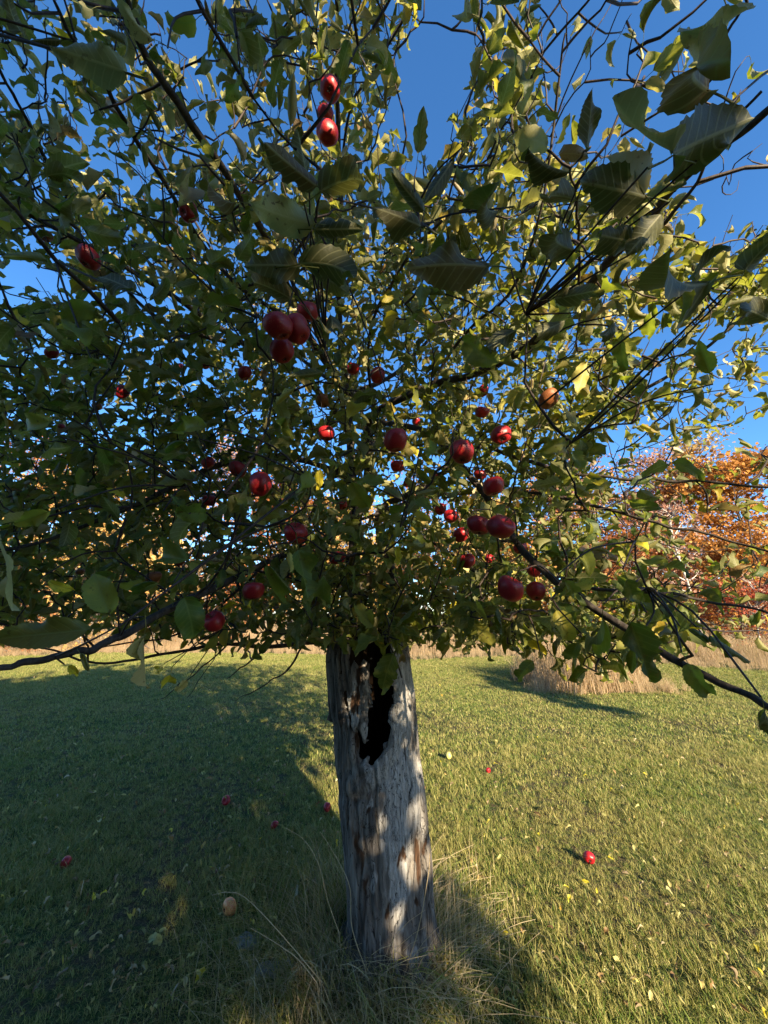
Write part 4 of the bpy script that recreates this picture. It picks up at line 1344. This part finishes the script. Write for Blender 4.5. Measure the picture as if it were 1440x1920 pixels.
# ---- near leaves traced singly: base (u,v), tip (u,v), depth at base, at tip, width factor, look, roll
HERO = [
    (235, 135, 100, 88, .46, .44, 1.25, 'w', .1), (40, 60, 0, 10, .6, .6, 1, 'g', .3), (115, 75, 50, 70, .6, .58, 1, 'g', .4), (290, 75, 215, 30, .62, .6, .8, 'w', .8),
    (165, 1180, -15, 1196, .4, .38, .75, 'o', .45), (205, 1150, 175, 1075, .6, .62, 1.2, 'g', .1), (345, 1120, 375, 1200, .55, .55, 1.3, 'g', .1), (0, 1010, 60, 1130, .5, .52, .8, 'w', .9),
    (1328, 170, 1192, 95, .5, .46, 1.2, 'g', .4), (1365, 15, 1388, 140, .5, .48, .8, 'w', 1.0), (1262, 290, 1397, 222, .48, .5, 1.2, 'g', -.3), (1262, 285, 1128, 232, .48, .46, .9, 'w', -.9),
    (1100, 283, 1115, 165, .62, .6, .8, 'g', .7), (1068, 322, 975, 305, .7, .7, .9, 'g', .6), (1080, 375, 1000, 350, .72, .72, .9, 'g', .2), (1080, 470, 980, 445, .68, .66, 1.1, 'g', .3),
    (1210, 365, 1150, 300, .6, .62, 1.3, 'b', .1), (1215, 370, 1100, 340, .6, .58, 1.3, 'g', .2), (1240, 400, 1185, 470, .6, .6, 1.3, 'g', .0), (1330, 530, 1160, 560, .58, .55, 1.0, 'g', .5),
    (1440, 600, 1370, 560, .6, .58, 1.1, 'g', -.2), (1395, 510, 1440, 440, .6, .6, 1.1, 'g', .2), (1190, 455, 1120, 440, .62, .6, 1.5, 'g', .2), (1300, 525, 1340, 460, .6, .6, .8, 'g', .4),
    (915, 500, 775, 478, .62, .58, 1.1, 'g', .5), (935, 395, 855, 415, .7, .68, 1.2, 'g', .2), (790, 425, 700, 380, .64, .62, 1.3, 'g', .3), (795, 395, 735, 330, .65, .64, 1.1, 'g', .3),
    (850, 300, 800, 370, .75, .74, 1.0, 'g', .4), (600, 360, 690, 300, .6, .6, 1.1, 'g', .5), (595, 350, 500, 280, .6, .58, 1.2, 'g', .2), (575, 330, 560, 240, .62, .6, 1.0, 'g', .6),
    (590, 420, 470, 400, .64, .62, 1.1, 'w', .5), (590, 430, 680, 430, .64, .64, 1.2, 'g', .4), (560, 500, 450, 490, .62, .62, 1.2, 'g', .2), (560, 495, 690, 480, .62, .62, 1.0, 'g', .3),
    (545, 560, 480, 520, .66, .66, 1.1, 'g', .3), (620, 590, 640, 670, .85, .85, .8, 'g', .4), (330, 345, 410, 350, .66, .64, .8, 'w', .6), (440, 380, 360, 370, .66, .64, .9, 'g', .4),
    (250, 545, 180, 505, .7, .7, 1.2, 'g', .2), (160, 650, 130, 590, .75, .75, 1.1, 'g', .2), (350, 830, 275, 850, .7, .7, 1.1, 'g', .2), (390, 800, 310, 790, .72, .72, 1.1, 'g', .3),
    (100, 830, 60, 860, .62, .64, 1.2, 'g', .2), (190, 830, 200, 880, .7, .7, 1.0, 'g', .3), (95, 790, 0, 820, .62, .62, 1.0, 'g', .3), (90, 960, 30, 980, .7, .7, 1.1, 'g', .2),
    (738, 1225, 708, 1302, 1.1, 1.08, 1.2, 'g', .1), (755, 1225, 752, 1262, 1.3, 1.3, .8, 'b', .2), (700, 1175, 660, 1130, 1.2, 1.2, 1, 'g', .1), (735, 1160, 775, 1190, 1.2, 1.2, 1.3, 'g', .1),
    (500, 1060, 545, 1140, .95, .95, 1.0, 'g', .1), (560, 1030, 575, 1120, .9, .9, 1.1, 'g', .1), (610, 1080, 590, 1150, 1.0, 1.0, 1.0, 'g', .2), (655, 930, 625, 900, 1.1, 1.1, 1, 'g', .1), (660, 905, 690, 960, 1.0, 1.0, 1.3, 'g', .1),
    (1083, 1205, 1062, 1255, .8, .8, 1.4, 'g', .1), (1130, 1160, 1120, 1245, .78, .78, 1.0, 'g', .2), (1180, 1165, 1225, 1280, .72, .7, 1.1, 'g', .1), (1190, 1215, 1185, 1262, .75, .75, 1.5, 'g', .1),
    (1290, 1245, 1328, 1318, .66, .62, 1.1, 'g', .2), (1200, 1130, 1165, 1075, .75, .75, 1.1, 'g', .1), (1175, 1085, 1195, 1140, .7, .7, 1.2, 'g', .1), (1060, 1090, 1100, 1130, .75, .73, 1.0, 'g', .1),
    (1290, 1180, 1340, 1200, .62, .6, 1.5, 'g', .3), (1330, 1190, 1405, 1235, .6, .58, .8, 'g', .9), (1432, 1330, 1450, 1400, .45, .45, 1.3, 'g', .2), (1000, 1240, 960, 1275, .95, .95, 1.0, 'g', .3),
    (1155, 1010, 1140, 1030, .9, .9, 1.2, 'g', .2), (870, 640, 940, 690, 1.0, .95, 1.0, 'g', .1), (965, 620, 900, 660, .95, .95, 1.0, 'g', .1), (1150, 605, 1130, 650, .8, .8, 1.1, 'g', .2),
    (1330, 700, 1310, 640, .75, .75, 1.0, 'g', .2), (1165, 640, 1160, 700, .85, .85, .9, 'g', .3), (1060, 600, 990, 640, .8, .8, 1.1, 'g', .2), (1040, 560, 1130, 545, .8, .78, .9, 'g', .2),
    (745, 1025, 742, 1062, 1.2, 1.2, .8, 'y', .1), (600, 880, 597, 925, 1.2, 1.2, .8, 'y', .2), (150, 1225, 170, 1258, .8, .8, 1.1, 'l', .1), (128, 1250, 150, 1262, .8, .8, 1.1, 'y', .2),
    (320, 1265, 310, 1310, 1.3, 1.3, 1.2, 'y', .2), (350, 1275, 330, 1300, 1.3, 1.3, 1.2, 'l', .1), (300, 1250, 275, 1268, 1.3, 1.3, 1.0, 'y', .2), (270, 1190, 270, 1290, .85, .85, .45, 'l', 1.0),
    (1130, 1130, 1145, 1140, .8, .8, 1.3, 'y', .2), (90, 1090, 130, 1110, .9, .9, .9, 'y', .3), (215, 1075, 160, 1100, .85, .85, 1.0, 'g', .3), (300, 1095, 220, 1110, .8, .8, 1.0, 'g', .2),
    (350, 1050, 250, 1030, .75, .75, 1.0, 'g', .2), (330, 960, 400, 965, .8, .8, 1.1, 'g', .1), (345, 955, 320, 930, .8, .8, 1.1, 'g', .1), (450, 930, 480, 945, 1.0, 1.0, 1.1, 'l', .2), (470, 965, 495, 1000, 1.0, 1.0, 1.1, 'l', .2),
]
MATS = {'g': M_leaf, 'o': M_leaf_shaded, 'w': M_pale, 'b': M_brownleaf, 'y': M_yellow, 'l': M_pale}
hero_n = 0
hero_twigs = Geo()
for k, (u0, v0, u1, v1, d0, d1, wf, kd, roll) in enumerate(HERO):
    if kd == 'g' and v0 < 640: kd = 'o'  # near leaves high in view take the shade-darkened copy
    r = np.random.default_rng(900 + k)
    a = P(u0, v0, d0); b = P(u1, v1, d1)
    L = np.linalg.norm(b - a)
    Yv = (b - a) / L
    view = np.array([0, 0, CAMZ]) - a; view /= np.linalg.norm(view)
    # near leaves above the eye show their undersides, those below it their upper faces
    sgn = 1.0 if v0 > 620 else -1.0
    nz = view * sgn + r.normal(size=3) * .25
    nz = nz - Yv * (nz @ Yv); nz /= np.linalg.norm(nz)
    Xv = np.cross(Yv, nz)
    nz = nz * math.cos(roll) + Xv * math.sin(roll)
    Xv = np.cross(Yv, nz)
    V, Q_, U = leaf_shape(900 + k, 26, 9, .6, True)
    V = V - [0, .34, 0]
    Vw = a + (V[:, :1] * Xv * wf + V[:, 1:2] * Yv + V[:, 2:] * nz * .9) * L * 1.04
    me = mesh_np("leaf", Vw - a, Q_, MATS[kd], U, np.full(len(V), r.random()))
    lf = mk("leaf", me, TREE, tuple(a - T0))
    hero_n += 1
    base = a - Yv * L * .34
    tgt = limb_pts if True else None
    dd = np.linalg.norm(node_arr - base, axis=1)
    q = node_arr[np.argmin(dd)]
    if .02 < dd.min() < .5:
        V, Q_, U = tube(smooth_path([q, (q + base) / 2 + r.normal(size=3) * .01 + [0, 0, .01], base], 7), .0028, .0014, 5)
        hero_twigs.add(V - T0, Q_, U)
o = mk("spurs", hero_twigs.mesh("spurs", M_twig), TREE); o['kind'] = 'stuff'

# ---- leaf bodies: the largest in view as parts, the rest joined
ctr = LP + LY * (LS * .75)[:, None]
u, v, zc = proj(ctr)
okv = (zc > 0) & (u > 0) & (u < 1440) & (v > 0) & (v < 1300)
score = np.where(okv, LS / np.maximum(zc, .05), 0)
rank = np.argsort(-score)
n_part = 300 - hero_n
part_idx = set(rank[:n_part].tolist())
LX = np.cross(LY, LZ)
dist = np.linalg.norm(ctr - [0, 0, CAMZ], axis=1)
lr = rs.random(len(LP))
# dry pale leaves prevail in the upper crown
pale_p = np.clip((ctr[:, 2] - 2.3) * .38, .03, .62)
is_pale = rs.random(len(LP)) < pale_p
is_yel = (~is_pale) & (rs.random(len(LP)) < .025)
is_br = (rs.random(len(LP)) < .03)
leaf_cls = np.where(is_br, 2, np.where(is_yel, 3, np.where(is_pale, 1, 0)))
CM = [M_leaf, M_pale, M_brownleaf, M_yellow]
part_cache = {}
for i in part_idx:
    vi = int(rs.integers(0, len(LEAF_N)))
    key = (vi, int(leaf_cls[i]))
    if key not in part_cache:
        V, Q_, U = LEAF_N[vi]
        part_cache[key] = mesh_np("leaf", V, Q_, CM[key[1]], U, np.full(len(V), (vi * .37) % 1))
    o = mk("leaf", part_cache[key], TREE)
    M4 = Matrix(((LX[i][0], LY[i][0], LZ[i][0], 0), (LX[i][1], LY[i][1], LZ[i][1], 0), (LX[i][2], LY[i][2], LZ[i][2], 0), (0, 0, 0, 1)))
    o.rotation_euler = M4.to_euler()
    s_ = LS[i]
    o.scale = (s_, s_, s_)
    o.location = tuple(LP[i] - T0)
rest = np.array([i for i in range(len(LP)) if i not in part_idx])
Gs = [Geo() for _ in CM]
pick = rs.integers(0, 1000, len(LP))
for near in (True, False):
    src = LEAF_N if near else LEAF_F
    for vi, (V, Q_, U) in enumerate(src):
        for cl in range(4):
            sel = rest[((dist[rest] < 1.5) == near) & (pick[rest] % len(src) == vi) & (leaf_cls[rest] == cl)]
            if len(sel) == 0: continue
            Vw = (V[None, :, 0:1] * LX[sel][:, None] + V[None, :, 1:2] * LY[sel][:, None] + V[None, :, 2:3] * LZ[sel][:, None]) * LS[sel][:, None, None] + LP[sel][:, None]
            nv = len(V)
            Qa = (Q_[None] + (np.arange(len(sel)) * nv)[:, None, None]).reshape(-1, 4)
            Gs[cl].add(Vw.reshape(-1, 3) - T0, Qa, np.tile(U, (len(sel), 1)), np.repeat(lr[sel], nv))
for cl, (Gq, nm) in enumerate(zip(Gs, ["green_foliage", "pale_foliage", "withered_foliage", "yellow_foliage"])):
    o = mk(nm, Gq.mesh(nm, CM[cl]), TREE); o['kind'] = 'stuff'

# ---- shoot stems: the largest as parts, the rest joined
sv = []
for path, r0 in shoots:
    u, v, zc = proj(path)
    ok = (zc > .2) & (u > 0) & (u < 1440) & (v > 0)
    sv.append((r0 / zc[ok]).sum() if ok.any() else 0)
so_ = set(np.argsort(-np.array(sv))[:110].tolist())
Gt = Geo()
for i, (path, r0) in enumerate(shoots):
    V, Q_, U = tube(path, r0, .0013, 6 if i in so_ else 4, .15, i)
    if i in so_:
        mk("twig", mesh_np("twig", V - T0, Q_, M_twig, U), TREE)
    else:
        Gt.add(V - T0, Q_, U)
o = mk("fine_twigs", Gt.mesh("fine_twigs", M_twig), TREE); o['kind'] = 'stuff'
print("LEAVES", len(LP), "shoots", len(shoots))

# ------------------------------------------------------------------ windfall apples
FALL = [(423, 1503, 15, 'r', "red windfall apple in the shaded grass left of the trunk, farthest but one from it"),
        (613, 1515, 14, 'r', "small bright red windfall apple in the grass close left of the trunk"),
        (514, 1551, 14, 'd', "dull pink-red windfall apple midway between two brighter ones left of the trunk"),
        (120, 1627, 18, 'd', "dull red windfall apple alone in the shaded grass at the far left"),
        (428, 1717, 26, 'y', "large yellow and red windfall apple with a brown rot spot, lower left"),
        (1107, 1621, 20, 'r', "shiny red windfall apple in the sunlit grass at the right"),
        (916, 1451, 9, 'r', "tiny-looking red windfall apple in the sunlit grass right of the trunk"),
        (842, 1421, 11, 'p', "pale yellow windfall apple in the sunlit grass just right of the trunk")]
for k, (u, v, wpx, kd, lab) in enumerate(FALL):
    p = Gd(u, v + wpx * .4)
    _, _, zc = proj(p)
    size = min(max(wpx * float(zc) / F * 1.05, .04), .078)
    p[2] = float(gz(np.array([p[0]]), np.array([p[1]]))[0]) + size * .46 + .012
    add_apple(p, size, kd, lab, "windfall apples in the grass", (1.2 + k * .6, .4 * k, k * 1.1), 40 + k)

# ------------------------------------------------------------------ fallen leaves: the ones one can pick out, then the litter
FL = [(12, 1708, 24, 'l', "pale blotched leaf lying at the left edge of the lawn"), (244, 1740, 24, 'y', "yellowish curled leaf in the shaded grass below left"),
      (287, 1788, 30, 'l', "long pale leaf standing out in the shaded grass at lower left"), (148, 1685, 28, 'b', "brown curled leaf in the shaded grass at the far left"),
      (362, 1455, 11, 'b', "small tan leaf left of the two windfall apples"), (392, 1472, 11, 'b', "small orange-tan leaf in the shade above the left windfall apple"),
      (268, 1835, 16, 'l', "pale oval leaf low in the shaded grass"), (375, 1855, 26, 'y', "yellow blade-like leaf near the long grass at the bottom"),
      (178, 1775, 22, 'b', "tan leaf left of the long pale one"), (240, 1775, 20, 'b', "light brown leaf just above the long pale one"),
      (553, 1702, 24, 'b', "tan leaf caught in the long grass beside the trunk"), (628, 1722, 16, 'b', "orange-brown leaf at the foot of the trunk, left side"),
      (550, 1840, 24, 'b', "buff leaf in the long dry grass left of the trunk base"), (1099, 1670, 12, 'y', "bright yellow leaf just below the shiny red windfall apple"),
      (949, 1776, 13, 'y', "bright yellow leaf right of the trunk base"), (1198, 1871, 15, 'y', "yellow leaf low in the grass at the lower right"),
      (1008, 1541, 14, 'b', "orange leaf in the sunlit grass, left one of a pair"), (1024, 1530, 13, 'l', "tan leaf in the sunlit grass, right one of a pair"),
      (1100, 1465, 10, 'y', "small yellow leaf far out in the sunlit grass"), (1285, 1905, 14, 'l', "pale leaf at the bottom edge of the sunlit grass"),
      (945, 1590, 14, 'b', "small orange-brown leaf in the sunlit grass right of the trunk"), (183, 1555, 14, 'l', "whitish leaf in the shaded grass above the far left windfall apple"),
      (318, 1590, 14, 'b', "faint tan leaf midway in the shaded grass"), (58, 1600, 14, 'b', "tan leaf near the left edge above the far left windfall apple")]
lm = {}
for k, (u, v, wpx, kd, lab) in enumerate(FL):
    r = np.random.default_rng(1300 + k)
    p = Gd(u, v); _, _, zc = proj(p)
    s_ = wpx * float(zc) / F * 1.15
    V, Q_, U = leaf_shape(1300 + k, 11, 7, .62, True)
    V = V - V.mean(0)
    me = mesh_np("fallen_leaf", V * [1, 1, .8], Q_, MATS[kd], U, np.full(len(V), r.random()))
    o = mk("fallen_leaf", me, None, (p[0], p[1], .045 + .01 * r.random()))
    o.scale = (s_, s_, s_)
    o.rotation_euler = (.5 + r.normal() * .3, r.normal() * .35, r.random() * 6.28)
    tag(o, lab, "fallen leaf", "fallen leaves on the lawn")
r = np.random.default_rng(77)
Gl = {'b': Geo(), 'l': Geo(), 'y': Geo()}
cnt = 0
while cnt < 1300:
    u = r.uniform(-40, 1480); v = 1235 + 700 * r.random() ** .8
    p = Gd(u, v)
    if p[1] > edge_y(np.array(p[0]), np.array(p[1])) or (u > 760 and r.random() < .3) or (v > 1560 and r.random() < .45): continue
    if in_island(p[0], p[1], 1.05): continue
    V, Q_, U = LEAF_F[int(r.integers(0, len(LEAF_F)))]
    V = V - V.mean(0)
    s_ = (r.uniform(.016, .042) if u < 640 else r.uniform(.016, .04)) * (1 + .04 * p[1])
    e = Matrix.Rotation(r.random() * 6.28, 3, 'Z') @ Matrix.Rotation(.3 + r.normal() * .5, 3, 'X') @ Matrix.Rotation(r.normal() * .4, 3, 'Y')
    Vw = V @ np.array(e).T * s_ + [p[0], p[1], .045 + .025 * r.random()]
    kd = 'b' if r.random() < .6 else ('l' if r.random() < .85 else 'y')
    Gl[kd].add(Vw, Q_, U, r.random())
    cnt += 1
for kd, nm, lab in (('b', "brown_leaf_litter", "small brown leaves strewn over the lawn"), ('l', "pale_leaf_litter", "small pale leaves strewn over the lawn"), ('y', "yellow_leaf_litter", "small yellow leaves strewn over the lawn")):
    tag(mk(nm, Gl[kd].mesh(nm, MATS[kd])), lab, kind='stuff')

# ------------------------------------------------------------------ long grass round the trunk
def long_blade(Gq, b, az, h, reach, wid, r, segs=7):
    d = np.array([math.cos(az), math.sin(az), 0])
    s_ = np.array([-d[1], d[0], 0]) * wid
    V = []
    kk = r.uniform(1.6, 2.6)
    tw = r.normal() * .3
    for i in range(segs + 1):
        t = i / segs
        c = b + d * reach * t ** kk + np.array([0, 0, h * (t - .42 * (reach / h) * .5 * t ** 3)])
        c = c + np.array([-d[1], d[0], 0]) * tw * reach * t * t * .4
        c[2] = max(c[2], .01 + .01 * t)
        wv = (1 - t ** 1.5) * .9 + .06
        V += [c - s_ * wv, c + s_ * wv + np.array([0, 0, wid * .5])]
    Gq.add(np.array(V), np.array([[2 * i, 2 * i + 1, 2 * i + 3, 2 * i + 2] for i in range(segs)]), None, r.random())


r = np.random.default_rng(5)
Gg, Gd2 = Geo(), Geo()
for k in range(1900):
    a = r.uniform(0, 6.283)
    rad_ = .2 + abs(r.normal()) * .16
    b = np.array([TRUNK[0] + math.cos(a) * rad_ * 1.15 - .06, TRUNK[1] + .03 + math.sin(a) * rad_, -.005])
    if b[1] < TRUNK[1] - .1 and r.random() < .25: b[1] -= r.random() * .22
    if math.hypot(b[0] - TRUNK[0], b[1] - yc) < .195: continue
    az = a + r.normal() * .9
    h = r.uniform(.07, .36) * math.exp(-max(0, rad_ - .3) * 1.6)
    if b[0] > TRUNK[0] + .12: h *= .62
    (long_blade(Gg, b, az, h, h * r.uniform(.4, 1.8), r.uniform(.0014, .0028), r, 6) if r.random() < .36 else long_blade(Gd2, b, az, h, h * r.uniform(.4, 2.0), r.uniform(.0011, .0026), r, 6))
# wider drift of long straw towards the lower left, under the camera
for k in range(1300):
    b = Gd(r.normal(630, 120), r.normal(1870, 70))
    if math.hypot(b[0] - TRUNK[0], b[1] - yc) < .21: continue
    if b[1] < .7: continue
    h = r.uniform(.06, .26)
    az = r.normal(math.pi * 1.05, 1.1)
    (long_blade(Gg, b, az, h, h * r.uniform(.7, 2.6), r.uniform(.0013, .0026), r, 6) if r.random() < .42 else long_blade(Gd2, b, az, h, h * r.uniform(.7, 2.8), r.uniform(.001, .002), r, 6))
# dead upright stalks right of the trunk
for k in range(260):
    b = Gd(r.normal(865, 42), r.normal(1770, 60))
    if math.hypot(b[0] - TRUNK[0], b[1] - yc) < .21: continue
    long_blade(Gd2, b, r.random() * 6.28, r.uniform(.1, .3), .04, r.uniform(.0008, .0016), r, 4)
tag(mk("long_green_grass", Gg.mesh("long_green_grass", M_grass, False)), "uncut long green grass growing round the foot of the apple trunk", kind='stuff')
tag(mk("long_dry_grass", Gd2.mesh("long_dry_grass", M_drygrass, False)), "uncut long straw-dry grass round the foot of the apple trunk", kind='stuff')

# single arching seed stems
STEMS = [([(610, 1850, 1.55), (560, 1790, 1.52), (500, 1722, 1.5), (455, 1680, 1.5), (425, 1673, 1.5), (398, 1678, 1.5)], "long arching seed stem reaching left across the grass to the yellow-red windfall apple"),
         ([(640, 1760, 1.7), (615, 1690, 1.68), (597, 1620, 1.66), (570, 1575, 1.65), (535, 1552, 1.65)], "thin upright seed stem bowing left beside the trunk"),
         ([(600, 1850, 1.5), (560, 1800, 1.5), (520, 1770, 1.48), (470, 1740, 1.46)], "pale dry stem lying crosswise over the long grass left of the trunk"),
         ([(760, 1820, 1.65), (785, 1740, 1.66), (803, 1640, 1.68), (806, 1600, 1.7)], "thin pale stem leaning against the right side of the trunk"),
         ([(690, 1830, 1.6), (660, 1740, 1.6), (655, 1660, 1.62), (620, 1590, 1.62), (600, 1560, 1.62)], "dry stem crossing the lower left of the trunk")]
for k, (pts, lab) in enumerate(STEMS):
    pth = smooth_path([P(*q) for q in pts], 22)
    pth[0][2] = max(0, pth[0][2] - .05)
    Gq = Geo()
    V, Q_, U = tube(pth, .0021, .0009, 5); Gq.add(V, Q_, U, .5)
    rr_ = np.random.default_rng(k)
    for q in range(26):
        t = 14 + int(7 * q / 26)
        o_ = pth[t] * (1 - (q % 4) / 4) + pth[min(t + 1, 21)] * ((q % 4) / 4)
        e = (pth[min(t + 1, 21)] - pth[t - 1]); e = e / np.linalg.norm(e) * .008 + rr_.normal(size=3) * .002
        f = np.cross(e, rr_.normal(size=3)); f = f / np.linalg.norm(f) * .0009
        Gq.add(np.array([o_ - f, o_ + f, o_ + e + f * .3, o_ + e - f * .3]), np.array([[0, 1, 2, 3]]), None, .8)
    tag(mk("seed_stem", Gq.mesh("seed_stem", M_drygrass)), lab, "grass stem", "seed stems round the trunk")

# bare wiry suckers left of the trunk
SUCK = [([(668, 1640, 1.92), (655, 1560, 1.95), (625, 1490, 1.98), (602, 1440, 2.0), (598, 1420, 2.0)], .0018, .0008),
        ([(628, 1362, 2.05), (600, 1362, 2.03), (575, 1372, 2.0), (563, 1373, 2.0)], .0018, .0008), ([(627, 1330, 2.06), (613, 1350, 2.04), (608, 1366, 2.03)], .0012, .0006),
        ([(629, 1370, 2.05), (622, 1400, 2.04), (616, 1420, 2.03), (618, 1440, 2.03)], .0012, .0006)]
for pts, a, b in SUCK:
    V, Q_, U = tube(smooth_path([P(*q) for q in pts], 14), a, b, 5)
    mk("twig", mesh_np("twig", V - T0, Q_, M_twig, U), TREE)

# half-buried stones left of the trunk base
for k, (u, v, s_, lab) in enumerate([(465, 1772, .07, "flat grey stone half buried in the grass left of the trunk base"), (505, 1825, .055, "smaller rough grey stone nearer the bottom edge, in the long grass"), (540, 1815, .035, "smallest grey stone beside the rough one in the long grass")]):
    n, m_ = 14, 22
    ph = np.linspace(0.01, math.pi - .01, n); th_ = np.linspace(0, 6.283, m_, endpoint=False)
    A, B = np.meshgrid(ph, th_, indexing='ij')
    V = np.stack([np.sin(A) * np.cos(B), np.sin(A) * np.sin(B) * .7, np.cos(A) * .32], -1)
    V = V * (1 + .25 * fbm(V * 2.2, 150 + k, 3))[..., None] * s_
    i = np.arange(n - 1)[:, None] * m_; j = np.arange(m_)[None]
    Q_ = np.stack([i + j, i + m_ + j, i + m_ + (j + 1) % m_, i + (j + 1) % m_], -1).reshape(-1, 4)
    p = Gd(u, v)
    o = mk("stone", mesh_np("stone", V.reshape(-1, 3), Q_, M_stone), None, (p[0], p[1], .012))
    tag(o, lab, "stone", "stones by the trunk")
